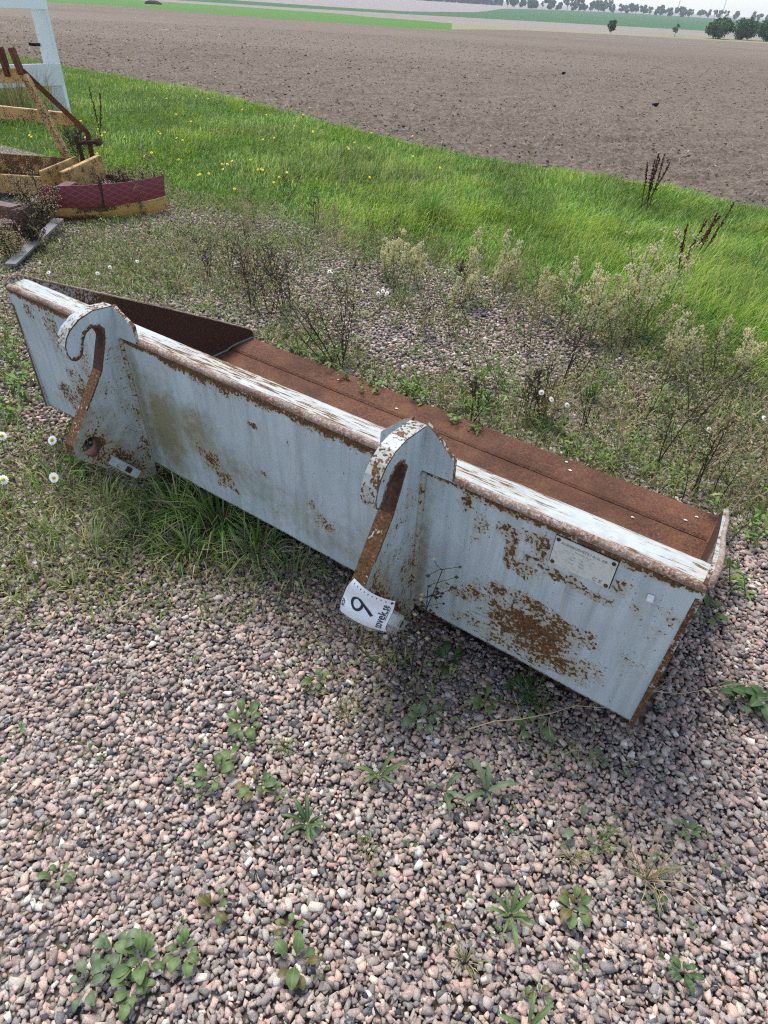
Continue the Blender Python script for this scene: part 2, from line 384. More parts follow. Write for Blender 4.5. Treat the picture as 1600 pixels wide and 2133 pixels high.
# ------------------------------------------------------------------ gravel, clods, grass (uncountable stuff)
def rock_shapes(n, npts, seed, flat=.75):
    out = []; r_ = np.random.default_rng(seed)
    for k in range(n):
        bm = bmesh.new(); cn = np.array([(a, b, c) for a in (-1, 1) for b in (-1, 1) for c in (-1, 1)], float)     # a broken block: box corners knocked about
        P = cn*r_.uniform(.15, 1.08, (8, 3)); P[:, 2] = cn[:, 2]*r_.uniform(.35, 1.0, 8); P = np.concatenate([P, r_.uniform(-1, 1, (max(npts-8, 1), 3))*np.array([1.05, 1.05, .8])])
        P *= np.array([r_.uniform(.95, 1.55), r_.uniform(.65, 1.1), r_.uniform(.42, .8)*flat/.75])
        vs = [bm.verts.new(p) for p in P]
        res = bmesh.ops.convex_hull(bm, input=vs)
        bmesh.ops.delete(bm, geom=[g for g in res['geom_interior'] if isinstance(g, bmesh.types.BMVert)], context='VERTS')
        bmesh.ops.triangulate(bm, faces=bm.faces); bm.verts.index_update()
        out.append((np.array([v.co[:] for v in bm.verts]), np.array([[v.index for v in f.verts] for f in bm.faces]))); bm.free()
    return out
def scatter(shapes, pos, size, col, seed, tilt=.30):
    """merge one randomly turned shape per point"""
    r_ = np.random.default_rng(seed); N = len(pos); pick = r_.integers(0, len(shapes), N)
    az_ = r_.uniform(0, math.pi, N); th = np.clip(r_.normal(0, tilt, N), -1.4, 1.4)/2; ax_ = r_.uniform(0, 2*math.pi, N)
    a = np.cos(az_), np.sin(az_); b = np.cos(th), np.sin(th)*np.cos(ax_), np.sin(th)*np.sin(ax_)     # lie flat: turn about z, then tip a little
    w, x, y, z = b[0]*a[0], b[1]*a[0]+b[2]*a[1], b[2]*a[0]-b[1]*a[1], b[0]*a[1]
    Rm = np.stack([np.stack([1-2*(y*y+z*z), 2*(x*y-z*w), 2*(x*z+y*w)], -1), np.stack([2*(x*y+z*w), 1-2*(x*x+z*z), 2*(y*z-x*w)], -1), np.stack([2*(x*z-y*w), 2*(y*z+x*w), 1-2*(x*x+y*y)], -1)], 1)
    VV, TT, CC = [], [], []; base = 0
    for s, (v, t) in enumerate(shapes):
        idx = np.where(pick == s)[0]
        if not len(idx): continue
        W = np.einsum('nij,vj->nvi', Rm[idx], v)*size[idx][:, None, None]+pos[idx][:, None, :]
        VV.append(W.reshape(-1, 3)); TT.append((t[None]+(np.arange(len(idx))*len(v))[:, None, None]+base).reshape(-1, 3))
        CC.append(np.repeat(col[idx], len(v), 0)); base += len(idx)*len(v)
    return np.concatenate(VV), np.concatenate(TT), np.concatenate(CC)
def in_view(x, y, m=1.0):
    """roughly the wedge of ground before the viewer, with a generous margin"""
    return (np.abs(np.degrees(np.arctan2(x, y+.55))) < 47*m) & (y > .12)
STONES = np.array([lin(*c)[:3] for c in [(198, 172, 158), (182, 158, 146), (208, 182, 164), (168, 154, 146), (146, 138, 132), (112, 110, 110), (188, 174, 162), (216, 202, 186), (232, 222, 206), (84, 86, 90), (178, 164, 152), (206, 172, 154), (158, 140, 132), (218, 182, 164)]])
SW = np.array([12, 12, 9, 13, 12, 6, 11, 7, 4, 2, 12, 7, 11, 5], float); SW /= SW.sum()
def gravel_points(x0, x1, y0, y1, step, keep, seed):
    r_ = np.random.default_rng(seed); gx, gy = np.meshgrid(np.arange(x0, x1, step), np.arange(y0, y1, step))
    x = gx.ravel()+r_.uniform(-.5, .5, gx.size)*step; y = gy.ravel()+r_.uniform(-.5, .5, gx.size)*step
    k = in_view(x, y) & keep(x, y, r_); return x[k], y[k]
def clear_of_bucket(x, y):
    t, p = to_bucket(x, y); return ~((t > -.03) & (t < 2.63) & (p < -.10) & (p > -1.27))
def mossy(x, y):
    """where soil and moss cover part of the stones: left in front of the bucket and along the verge"""
    r = np.hypot(x, y); a = np.degrees(np.arctan2(x, y))
    v = np.exp(-(((x+1.30)/.85)**2+((y-1.80)/.52)**4))*1.35+.75*np.exp(-(((x-1.3)/1.0)**2+((y-2.75)/.6)**2))+.35*np.exp(-(((x+1.1)/.9)**2+((y-4.9)/.8)**2))+.55*np.exp(-((B0(np.clip(a, -99, 99))-r)/.55)**2)
    v += .75*np.exp(-(((x+2.0)/.8)**2+((y-4.6)/1.0)**2))+.5*np.exp(-(((x-1.9)/.7)**2+((y-2.7)/.6)**2))
    t, p = to_bucket(x, y)
    v += .8*np.exp(-((p+1.42)/.16)**2)*((t > -.2) & (t < 2.7))+.35*np.exp(-((p-.12)/.2)**2)*((t > -.2) & (t < 2.7))
    return v+vnoise(x, y, 1.9, 31)*.28+vnoise(x, y, 5, 32)*.15
shapes = rock_shapes(40, 10, 7)
def lay(x, y, smin, smax, seed, lift):
    r_ = np.random.default_rng(seed); n = len(x)
    s = smin+(smax-smin)*r_.beta(1.4, 2.9, n)
    col = STONES[r_.choice(len(STONES), n, p=SW)]*r_.uniform(.55, 1.08, (n, 1))
    mo = np.clip(mossy(x, y), 0, 1)[:, None]; col = col*(1-.35*mo)+np.array(lin(84, 80, 58)[:3])*.35*mo
    z = s*.30+r_.uniform(-.006, lift, n)-.006
    return scatter(shapes, np.c_[x, y, z], s, col, seed+1)
keep1 = lambda x, y, r_: clear_of_bucket(x, y) & (y < 2.25+.0*x) & (mossy(x, y)+r_.uniform(-.3, .3, len(x)) < .95)
xa, ya = gravel_points(-1.9, 2.3, .12, 2.3, .0102, keep1, 41)
va = lay(xa, ya, .0036, .0145, 43, .005)
keep2 = lambda x, y, r_: clear_of_bucket(x, y) & (y >= 2.25) & (np.hypot(x, y) < B0(np.degrees(np.arctan2(x, y)))+.25) & (mossy(x, y)+r_.uniform(-.45, .45, len(x)) < .62)
xb, yb = gravel_points(-3.6, 3.2, 2.25, 8.5, .0215, keep2, 45)
vb = lay(xb, yb, .006, .0165, 47, .004)
off = len(va[0])
gm = fast('gravel', np.concatenate([va[0], vb[0]]), np.concatenate([va[1], vb[1]+off]), np.concatenate([va[2], vb[2]]))
tag(link('gravel', gm, M['gravel']), 'pinkish grey crushed stone gravel covering the yard', 'gravel', kind='stuff')
def blades(x, y, z, h, w, az_, lean, col):
    """bent blades: base pair, middle pair, tip"""
    n = len(x); d = np.c_[np.cos(az_), np.sin(az_), np.zeros(n)]; s = np.c_[-np.sin(az_), np.cos(az_), np.zeros(n)]
    b = np.c_[x, y, z]; upv = np.array([0, 0, 1.])
    mid = b+d*(h*lean*.35)[:, None]+upv*(h*.62*np.cos(lean*.7))[:, None]
    tip = b+d*(h*np.sin(lean))[:, None]+upv*(h*np.maximum(np.cos(lean), .12))[:, None]
    V = np.stack([b-s*(w/2)[:, None], b+s*(w/2)[:, None], mid-s*(w*.42)[:, None], mid+s*(w*.42)[:, None], tip], 1).reshape(-1, 3)
    o = (np.arange(n)*5)[:, None, None]; T = (np.array([[0, 1, 3], [0, 3, 2], [2, 3, 4]])[None]+o).reshape(-1, 3)
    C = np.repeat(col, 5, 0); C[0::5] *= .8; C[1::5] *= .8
    return V, T, C
# soil clods on the ploughed field
nc_ = 18000; azc = rng.uniform(-36, 36, nc_); u_ = rng.random(nc_)**1.6
rc_ = B1(azc)+.1+u_*(62-B1(azc)); xc, yc = rc_*np.sin(R(1)*azc), rc_*np.cos(R(1)*azc)
sz = rng.uniform(.006, .019, nc_)*(.6+np.minimum(rc_, 30)/22)*rng.choice([.6, 1, 1.35], nc_, p=[.45, .4, .15])
zc_ = zter(rc_)+plough(xc, yc, rc_, np.clip((rc_-B1(azc))/8, 0, 1))+sz*.15
cc = np.array(lin(118, 107, 97)[:3])*rng.uniform(.8, 1.3, (nc_, 1)); stw = rng.random(nc_) < .03; cc[stw] = np.array(lin(196, 182, 160)[:3])
v_, t_, c_ = scatter(rock_shapes(14, 8, 9, .42), np.c_[xc, yc, zc_], sz, cc, 51)
ns_ = 2600; azs = rng.uniform(-36, 36, ns_); rs = B1(azs)+.2+rng.random(ns_)**1.5*28; xs, ys = rs*np.sin(R(1)*azs), rs*np.cos(R(1)*azs); dr = rng.uniform(0, 6.28, ns_)
vs_, ts_, cs_ = blades(xs, ys, zter(rs)+plough(xs, ys, rs, np.ones(ns_)*.5)+.012, rng.uniform(.05, .16, ns_), rng.uniform(.004, .008, ns_)*(.6+rs/15), dr, rng.uniform(1.2, 1.5, ns_), np.array(lin(168, 152, 126)[:3])*rng.uniform(.7, 1.1, (ns_, 1)))
ts_ = ts_+len(v_); v_ = np.concatenate([v_, vs_]); t_ = np.concatenate([t_, ts_]); c_ = np.concatenate([c_, cs_])
g = NT('soil_clods'); M['clods'] = g.fin(g.mix(1.0, g.attr('col', 'Color'), g.math('ADD', g.noise(g.coord(), 60, 4), .5), 'MULTIPLY'), .95, .1)
tag(link('soil_clods', fast('soil_clods', v_, t_, c_), M['clods']), 'crumbly brown soil clods over the ploughed field', 'soil', kind='stuff')

GC = np.array([lin(*c)[:3] for c in [(104, 146, 42), (126, 164, 50), (88, 128, 40), (154, 180, 66), (112, 152, 46), (170, 178, 84), (76, 112, 42)]])
n = 155000; azg = rng.uniform(-38, 38, n); t_ = rng.random(n)
lo, hi = B0(azg)-.15-.5*rng.random(n)**3, B1(azg)+.1+.12*vnoise(azg, azg*0, 2.5, 65); rg = np.sqrt(lo**2+(hi**2-lo**2)*t_**1.25)
x, y = rg*np.sin(R(1)*azg), rg*np.cos(R(1)*azg)
cl = vnoise(x, y, .8, 61)*.5+vnoise(x, y, 2.6, 62)*.5
edge = np.clip(np.minimum((rg-lo)/.5, (hi-rg)/.5), .15, 1)
h = (.075+.12*np.clip(cl+.15, 0, 1)**1.5)*rng.uniform(.4, 1.45, n)*(.5+.5*edge)*(1+.35*np.clip(x/4, 0, 1)); w = rng.uniform(.0022, .0048, n)*(.75+rg/14)
wind = .35+vnoise(x, y, 1.1, 63)*1.5; az_ = wind+rng.normal(0, .9, n); lean = np.clip(rng.normal(.8, .45, n), .05, 1.5)
ci = np.clip(((cl+1)/2*len(GC)*.6+rng.uniform(0, 3, n)).astype(int), 0, len(GC)-1)
yel = np.clip((-x-1.5)/5, 0, .7)[:, None]
col = GC[ci]*(1.02+.32*vnoise(x, y, 1.7, 64)+.22*vnoise(x, y, 6, 66))[:, None]*rng.uniform(.65, 1.3, (n, 1))
col = col*(1-.45*yel)+np.array(lin(150, 168, 70)[:3])*.45*yel
dry = rng.random(n) < .05; col[dry] = np.array(lin(186, 176, 128)[:3])
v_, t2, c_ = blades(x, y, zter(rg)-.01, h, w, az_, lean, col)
tag(link('verge_grass', fast('verge_grass', v_, t2, c_), M['grass']), 'lush bright green grass growing on the verge', 'grass', kind='stuff')
# low thin greenery and dead stalks among the stones
n = 260000; x = rng.uniform(-3.6, 3.1, n); y = rng.uniform(.9, 8, n); mo = mossy(x, y)
k = in_view(x, y) & clear_of_bucket(x, y) & (np.hypot(x, y) < B0(np.degrees(np.arctan2(x, y)))+.3) & (mo+rng.uniform(-.45, .45, n)+.22*(y > 2.3) > .60)
x, y = x[k], y[k]; n = len(x)
PC = np.array([lin(*c)[:3] for c in [(116, 132, 62), (136, 148, 78), (164, 158, 110), (98, 118, 54), (184, 172, 134), (128, 112, 84), (148, 166, 88)]])
col = PC[rng.integers(0, len(PC), n)]*rng.uniform(.7, 1.2, (n, 1))
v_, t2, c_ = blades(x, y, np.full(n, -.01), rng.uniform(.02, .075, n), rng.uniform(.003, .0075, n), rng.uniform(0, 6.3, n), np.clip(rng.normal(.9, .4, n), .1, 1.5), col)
tag(link('sparse_grass', fast('sparse_grass', v_, t2, c_), M['grass']), 'thin short grass and moss between the gravel stones', 'grass', kind='stuff')


# ------------------------------------------------------------------ lettering
def text_geo(body, size, bold=0.0):
    """flat triangles of a line of text, centred on the origin, in x right / y up"""
    cu = bpy.data.curves.new('lettering', 'FONT'); cu.body = body; cu.size = size; cu.align_x = 'CENTER'; cu.align_y = 'CENTER'
    cu.offset = bold; cu.resolution_u = 3
    o = bpy.data.objects.new('lettering', cu); COL.objects.link(o); bpy.context.view_layer.update()
    me = bpy.data.meshes.new_from_object(o.evaluated_get(bpy.context.evaluated_depsgraph_get()))
    v = [tuple(q.co[:2]) for q in me.vertices]; f = [tuple(p.vertices) for p in me.polygons]
    bpy.data.objects.remove(o); bpy.data.curves.remove(cu); bpy.data.meshes.remove(me)
    return v, f

# ------------------------------------------------------------------ the bucket
L_, ZB, ZT = 2.6045, .1415, .667
def leanp(z): return (z-ZB)*.0309
bucket = empty('loader_bucket', BK_LOC, BK_YAW)
tag(bucket, 'long rusty grey loader bucket with two coupling hooks lying on the gravel', 'bucket')
RB = [(.45, .58, .035, .028, .50), (.435, .52, .02, .05, .50), (.40, .485, .045, .03, .48), (.36, .585, .022, .04, .55), (.395, .59, .04, .03, .42), (.375, .53, .03, .02, .40), (.29, .515, .05, .02, .52), (.21, .505, .05, .018, .42), (.575, .61, .03, .035, .36),
      (.53, .55, .03, .06, .36), (.54, .645, .05, .018, .42), (.565, .29, .06, .022, .42), (.48, .31, .07, .03, .40), (.38, .375, .13, .035, .46), (.34, .285, .14, .055, .70), (.235, .355, .08, .035, .42), (.47, .20, .11, .04, .34), (.27, .22, .12, .045, .52), (.16, .25, .06, .05, .34), (.38, .18, .12, .03, .42),
      (1.56, .30, .055, .05, .44), (1.50, .25, .05, .04, .5), (1.60, .35, .05, .03, .26), (1.328, .545, .026, .012, .62), (1.30, .37, .016, .012, .6), (1.04, .29, .05, .03, .42), (1.444, .218, .02, .012, .6), (1.18, .526, .008, .03, .38), (1.27, .22, .02, .015, .4), (1.1, .34, .03, .02, .3),
      (2.38, .25, .10, .07, .36), (2.28, .33, .08, .08, .42), (2.36, .55, .06, .10, .32), (2.30, .20, .12, .05, .42), (2.2, .48, .05, .12, .36), (2.47, .60, .06, .05, .28), (.08, .5, .07, .09, .2), (.06, .33, .05, .06, .18), (.15, .57, .03, .03, .3)]
GB = [(1.88, .40, .035, .3, .8), (1.99, .40, .035, .3, .7), (.685, .36, .025, .3, .7), (.78, .36, .03, .3, .7), (1.78, .36, .13, .20, .95), (1.62, .40, .14, .14, .75), (1.45, .33, .16, .10, .55), (1.2, .30, .5, .12, .36), (.75, .3, .12, .25, .5), (2.15, .25, .18, .1, .45), (.36, .50, .2, .06, .28), (1.0, .22, .3, .05, .35), (.9, .5, .1, .12, .25)]
def plate_attrs(t, z):
    ru = np.zeros_like(t)+.03
    for (a, b, c, d, e) in RB: ru = np.maximum(ru, (e+.05)*np.exp(-((t-a)/c)**4/1.4-((z-b)/d)**4/1.4))
    drop = .008+.016*np.clip(vnoise(t, t*0, 9, 71)+.35, 0, 1)+.022*np.exp(-((t-1.4)/.38)**2)
    ru = np.maximum(ru, .85*np.exp(-((.652-z)/drop)**2)); ru = np.maximum(ru, .5*np.exp(-((z-ZB)/.006)**2))
    ru = np.maximum(ru, .5*np.exp(-(t/.006)**2))
    gr = np.zeros_like(t)
    for (a, b, c, d, e) in GB: gr = np.maximum(gr, e*np.exp(-((t-a)/c)**2-((z-b)/d)**2))
    gr = gr+.12*np.clip((.35-z)/.2, 0, 1)
    rn = .25*np.exp(-(.652-z)/.10)*np.clip(vnoise(t, t*0, 11, 70)+.2, 0, 1)
    for (a, b, c, d, e) in RB: rn = np.maximum(rn, .9*e*np.exp(-((t-a)/c)**2)*np.exp(-np.maximum(b-z, 0)/.10)*(z < b))
    return ru, gr, rn
tg = np.linspace(0, L_, 301); zg = np.linspace(ZB, .655, 61); TT, ZZ = np.meshgrid(tg, zg)
dent = vnoise(TT, ZZ, 3, 72)*.0035+vnoise(TT, ZZ, 8, 73)*.0013
ru, gr, rn = plate_attrs(TT.ravel(), ZZ.ravel()); n_ = TT.size
Vf = np.stack([TT, leanp(ZZ)+dent, ZZ], -1).reshape(-1, 3); Vb = Vf-np.array([0, .012, 0]); nc_ = len(tg); nr_ = len(zg)
i = (np.arange(nr_-1)[:, None]*nc_+np.arange(nc_-1)).ravel()
Tf = np.concatenate([np.stack([i, i+nc_+1, i+1], -1), np.stack([i, i+nc_, i+nc_+1], -1)]); Tb = Tf[:, ::-1]+n_
rim = np.concatenate([np.arange(nc_), np.arange(1, nr_)*nc_+nc_-1, (nr_-1)*nc_+np.arange(nc_-2, -1, -1), np.arange(nr_-2, 0, -1)*nc_])
r2 = np.roll(rim, -1); Ts = np.concatenate([np.stack([rim, r2, r2+n_], -1), np.stack([rim, r2+n_, rim+n_], -1)])
me = fast('back_plate', np.concatenate([Vf, Vb]), np.concatenate([Tf, Tb, Ts]), attrs={'rust': np.concatenate([ru, ru*0+.8]), 'grime': np.concatenate([gr, gr]), 'runs': np.concatenate([rn, rn])})
link('back_plate', me, M['paint'], bucket)
# folded top: rounded rusty bead in front, pale worn flat behind it
def sweep(prof, t0, t1, step, jig=0.0, attr=None, closed=True):
    mb = MB(); ts = np.linspace(t0, t1, max(2, int((t1-t0)/step)+1)); m = len(prof); V = []; AT = []
    for t in ts:
        for k, (p, z) in enumerate(prof):
            j = jig*vnoise(np.array([t*1.0]), np.array([k*3.7]), 14, 74)[0] if jig else 0
            V.append((t, p+j, z+j*.6)); AT.append(attr(t, k) if attr else 0)
    F = [(a*m+k, a*m+(k+1) % m, (a+1)*m+(k+1) % m, (a+1)*m+k) for a in range(len(ts)-1) for k in range(m if closed else m-1)]
    F += [tuple(range(m-1, -1, -1)), tuple((len(ts)-1)*m+k for k in range(m))]
    mb.add(V, F, rust=AT); return mb
bead = [(.0150, .6535), (.0182, .6555), (.0192, .660), (.0185, .6665), (.0140, .6715), (.006, .6735), (.006, .655)]
sweep(bead, .002, L_-.018, .02, .0016).build('top_edge', M['edge_rust'], bucket, smooth=True)
flat = [(.0085, .6725), (-.055, .6745), (-.066, .671), (-.071, .662), (-.071, .585), (-.060, .585), (-.060, .655), (.003, .66)]
fl_attr = lambda t, k: .36+.16*vnoise(np.array([t]), np.array([k*1.3]), 2.6, 75)[0]+(.16 if k in (0, 2, 3) else 0)+(.4 if k > 3 else 0)-(.12 if t > 1.9 else 0)-(.1 if t < .4 else 0)
sweep(flat, .0135, L_-.0165, .03, .0006, fl_attr).build('top_flange', M['strip'], bucket)
# side plates
M['side'] = m_painted('side_plate_paint', lin(188, 198, 203), lin(172, 184, 190))
PO = [(0, ZB), (.016, .662), (.008, .688), (-.030, .694), (-.6, .412), (-1.18, .111), (-1.228, .085), (-1.243, .062), (-1.238, .008), (-.30, .004), (-.14, .04)]
def side_plate(t0, t1, inner_sign):
    mb = MB(); th = t1-t0
    ps = np.concatenate([np.linspace(.012, -.03, 3), np.linspace(-.06, -1.24, 42)])
    topz = np.interp(-ps, [-.016, -.008, .03, .6, 1.18, 1.228, 1.243], [.662, .688, .694, .412, .111, .085, .062])
    botz = np.interp(-ps, [-.016, 0, .14, .30, 1.243], [ZB, ZB, .04, .004, .004])
    rows = 7
    for tt, sgn in ((t0, -1), (t1, 1)):
        V = []; AT = []; GRM = []
        for p, a, b in zip(ps, topz, botz):
            for k in range(rows):
                z = a+(b-a)*k/(rows-1); V.append((tt, p, z))
                v = .14+1.1*np.clip((-p-.20)/.24+.35*vnoise(np.array([p]), np.array([z]), 9, 76)[0], 0, 1) if sgn == inner_sign else 1.05
                if k == 0: v = max(v, .55)
                AT.append(v); GRM.append(.2)
        mb.add(V, [(c*rows+k, c*rows+k+1, (c+1)*rows+k+1, (c+1)*rows+k) for c in range(len(ps)-1) for k in range(rows-1)], rust=AT, grime=GRM)
    A = [(p, a) for p, a in zip(ps, topz)]+[(p, b) for p, b in zip(ps[::-1], botz[::-1])]; m = len(A)
    V = []; AT = []
    for k in range(m):
        for tt in (t0, t1): V.append((tt, A[k][0], A[k][1])); AT.append(.46+.25*vnoise(np.array([A[k][0]]), np.array([0.]), 7, 77)[0] if k < len(ps) else .9)
    mb.add(V, [(2*k, 2*k+1, 2*((k+1) % m)+1, 2*((k+1) % m)) for k in range(m)], rust=AT)
    return mb.build('side_plate', [M['side']], bucket)
side_plate(L_-.016, L_+.001, -1)['label'] = 'end plate with a dark rusty inner face'
side_plate(.001, .0145, 1)
for tt, r0_, mt in ((.000, .0076, 'edge_rust'), (L_-.008, .0070, 'edge_rust')):
    mb = MB(); mb.tube([(tt+.002*math.sin(p*9), p, float(np.interp(-p, [-.012, .0, .03, .6, 1.18, 1.228, 1.243], [.668, .686, .694, .412, .111, .085, .06]))+.001*math.sin(p*60)) for p in np.linspace(.012, -1.242, 60)], r0_, r0_*.85, 8); mb.build('rim', M[mt], bucket, smooth=True)
# floor with a separate wear edge
fp = [(-1.10, .024), (-.9, .017), (-.55, .015), (-.30, .022), (-.20, .045), (-.12, .085), (-.03, .150), (-.012, .150)]
fu = [(p+.006 if k > 3 else p, z-.012) for k, (p, z) in enumerate(fp)][:-1]
sweep(fp+fu[::-1], .0135, L_-.0165, .04, .001).build('floor_plate', M['floor_rust'], bucket, smooth=False)
we = [(-1.245, .014), (-1.236, .034), (-1.13, .037), (-1.075, .033), (-1.062, .0255), (-1.245, .006)]
mb = MB(); ts = np.linspace(.0135, L_-.0165, 110); V = []
for t in ts:
    j = .006*vnoise(np.array([t]), np.array([0.]), 1.7, 78)[0]+.0012*vnoise(np.array([t]), np.array([2.]), 9, 79)[0]
    for k, (p, z) in enumerate(we): V.append((t, p+(j if k in (0, 1, 5) else 0), z))
m = len(we); mb.add(V, [(a*m+k, a*m+(k+1) % m, (a+1)*m+(k+1) % m, (a+1)*m+k) for a in range(len(ts)-1) for k in range(m)]+[tuple(range(m)), tuple((len(ts)-1)*m+k for k in range(m))])
mb.build('wear_edge', M['floor_rust'], bucket)
mb = MB(); mb.tube([(L_-.018, p, float(np.interp(-p, [.3, 1.06, 1.07, 1.24], [.024, .028, .04, .036]))+.003) for p in np.linspace(-.3, -1.23, 24)], .006, n=6)
mb.build('weld_bead', M['bar'], bucket)
mb = MB(); mb.tube([(.016, p, float(np.interp(-p, [.3, 1.06, 1.07, 1.24], [.024, .028, .04, .036]))+.003) for p in np.linspace(-.3, -1.23, 24)], .006, n=6)
mb.build('weld_bead', M['rust'], bucket)
# pale droppings and leaf bits on the floor edge
r_ = random.Random(14); mb = MB()
for t, p in [(.09, -1.17), (.12, -1.12), (.62, -1.15), (.30, -1.02), (.66, -1.2), (1.5, -1.1), (1.9, -1.15)]:
    n = 7; z = .0405 if p < -1.07 else .028; q = [(t+r_.uniform(.004, .010)*math.cos(2*math.pi*k/n), p+r_.uniform(.003, .008)*math.sin(2*math.pi*k/n), z) for k in range(n)]
    mb.add(q+[(t, p, z+.003)], [(k, (k+1) % n, n) for k in range(n)])
mb.build('pale_droppings', M['petal'], bucket)['kind'] = 'stuff'
# hooks
HK1 = [(-.006, .075), (.05, .085), (.10, .125), (.183, .205), (.262, .282), (.288, .318), (.286, .356), (.205, .460), (.118, .572), (.077, .675), (.079, .702), (.093, .717), (.113, .722), (.134, .712), (.150, .690), (.158, .665), (.166, .648), (.178, .638), (.194, .636), (.208, .645), (.217, .668), (.216, .694), (.205, .718), (.188, .738), (.150, .762), (.095, .776), (.02, .770), (.002, .755)]
HK2 = [(-.006, .075), (.05, .085), (.10, .125), (.183, .205), (.262, .282), (.288, .318), (.286, .372), (.220, .480), (.149, .590), (.110, .688), (.109, .712), (.118, .730), (.133, .738), (.150, .735), (.164, .722), (.178, .702), (.186, .68), (.192, .663), (.203, .652), (.217, .650), (.228, .662), (.231, .685), (.225, .715), (.214, .741), (.194, .766), (.158, .788), (.113, .798), (.03, .794), (.002, .78)]
def hook(t0, t1, O, label, slot0, slot1, hole=(.220, .324, .037)):
    from mathutils.geometry import tessellate_polygon
    root = MB(); hc = [(hole[0]+hole[2]*math.cos(a), hole[1]+hole[2]*math.sin(a)) for a in np.linspace(0, 2*math.pi, 20, endpoint=False)]
    allp = O+hc; tri = tessellate_polygon([[Vector((a, b, 0)) for a, b in O], [Vector((a, b, 0)) for a, b in hc]])
    for t in (t0, t1):
        AT = []; GRM = []
        for k, (p, z) in enumerate(allp):
            AT.append(.62 if k >= len(O) else (.42 if z < .34 else .14)); GRM.append(.55 if z < .5 else .12)
        root.add([(t, a, b) for a, b in allp], tri, rust=AT, grime=GRM)
    def seg(loop, val):
        m = len(loop)
        for k in range(m):
            a, b = loop[k], loop[(k+1) % m]
            root.add([(t0, *a), (t1, *a), (t1, *b), (t0, *b)], [(0, 1, 2, 3)], rust=val(k), grime=.1)
    n = len(O)
    seg(O, lambda k: 1.1 if slot0 <= k <= slot1 else (.9 if k < 4 else (.78 if k < slot0 else (.36 if k < n-3 else .45))))
    seg(hc, lambda k: 1.1)
    idx = list(range(slot0-1, slot1+3)); inner = []; outer = []          # paint worn to rust round the slot
    for k in idx:
        a, b = np.array(O[k-1]), np.array(O[(k+1) % n]); d = (b-a)/np.linalg.norm(b-a); nn = np.array([d[1], -d[0]])
        w_ = .013 if k > slot0+1 else .006
        q0, q1 = np.array(O[k]), np.array(O[k])-nn*w_; inner.append(q0); outer.append(q1)
    i3, o3_ = [], []                                                       # thin rusty line along nose and top edge, also painting their edge shading
    for k in range(slot1+2, n-1):
        a, b = np.array(O[k-1]), np.array(O[(k+1) % n]); d = (b-a)/np.linalg.norm(b-a); nn = np.array([d[1], -d[0]])
        i3.append(np.array(O[k])); o3_.append(np.array(O[k])-nn*(.0045 if k < slot1+8 else .003))
    V = [(t0-.0009, *q) for q in i3]+[(t0-.0009, *q) for q in o3_]; m_ = len(i3)
    root.add(V, [(j, j+1, m_+j+1, m_+j) for j in range(m_-1)], rust=[.72]*(2*m_))
    for tt in (t0-.0007,):
        V = [(tt, *q) for q in inner]+[(tt, *q) for q in outer]; m_ = len(inner)
        root.add(V, [(j, j+1, m_+j+1, m_+j) for j in range(m_-1)], rust=[1.05]*m_+[.42]*m_)
    h = root.build('hook', M['paint'], bucket); h['label'] = label
    c = (t0+t1)/2
    for sgn, ta in ((-1, t0), (1, t1)):      # triangular stiffeners either side of the hook head
        pts = [(ta, O[-2][1]+.002), (ta+sgn*.028, O[-2][1]-.016), (ta+sgn*.088, .722), (ta+sgn*.09, .664), (ta, .660)]
        g_ = MB(); A = [(a, .0245, b) for a, b in pts]; B = [(a, .0105, b) for a, b in pts]; q = len(pts)
        g_.add(A, [tuple(range(q))], rust=.12, grime=.1); g_.add(B, [tuple(range(q))], rust=.12)
        for k in range(q): g_.add([A[k], A[(k+1) % q], B[(k+1) % q], B[k]], [(0, 1, 2, 3)], rust=.6)
        g_.build('gusset', M['paint'], h)
    for tt in (t0-.003, t1+.003):
        w = MB(); w.tube([(tt+.0012*math.sin(z*260), leanp(z)+.004, z) for z in np.linspace(.12, .655, 60)], .0105, n=6, rust=.34, grime=.6); w.build('weld_bead', M['paint'], h, smooth=True)
    lg = MB(); lg.beam((t0-.02, .168, .240), (t0-.02, .096, .148), .034, .046, (1, 0, 0), rust=.22, grime=.0); lgo = lg.build('lug', M['paint'], h, bevel=.003)
    lg = MB(); lg.beam((t0-.038, .142, .206), (t0-.038, .126, .185), .02, .018, (1, 0, 0), rust=1.1); lg.build('lug_bolt', M['paint'], h)
    return h
hook(1.916, 1.960, HK1, 'coupling hook with an open curled nose', 8, 17)
hook(.708, .752, HK2, 'coupling hook carrying the paper tag', 8, 17)
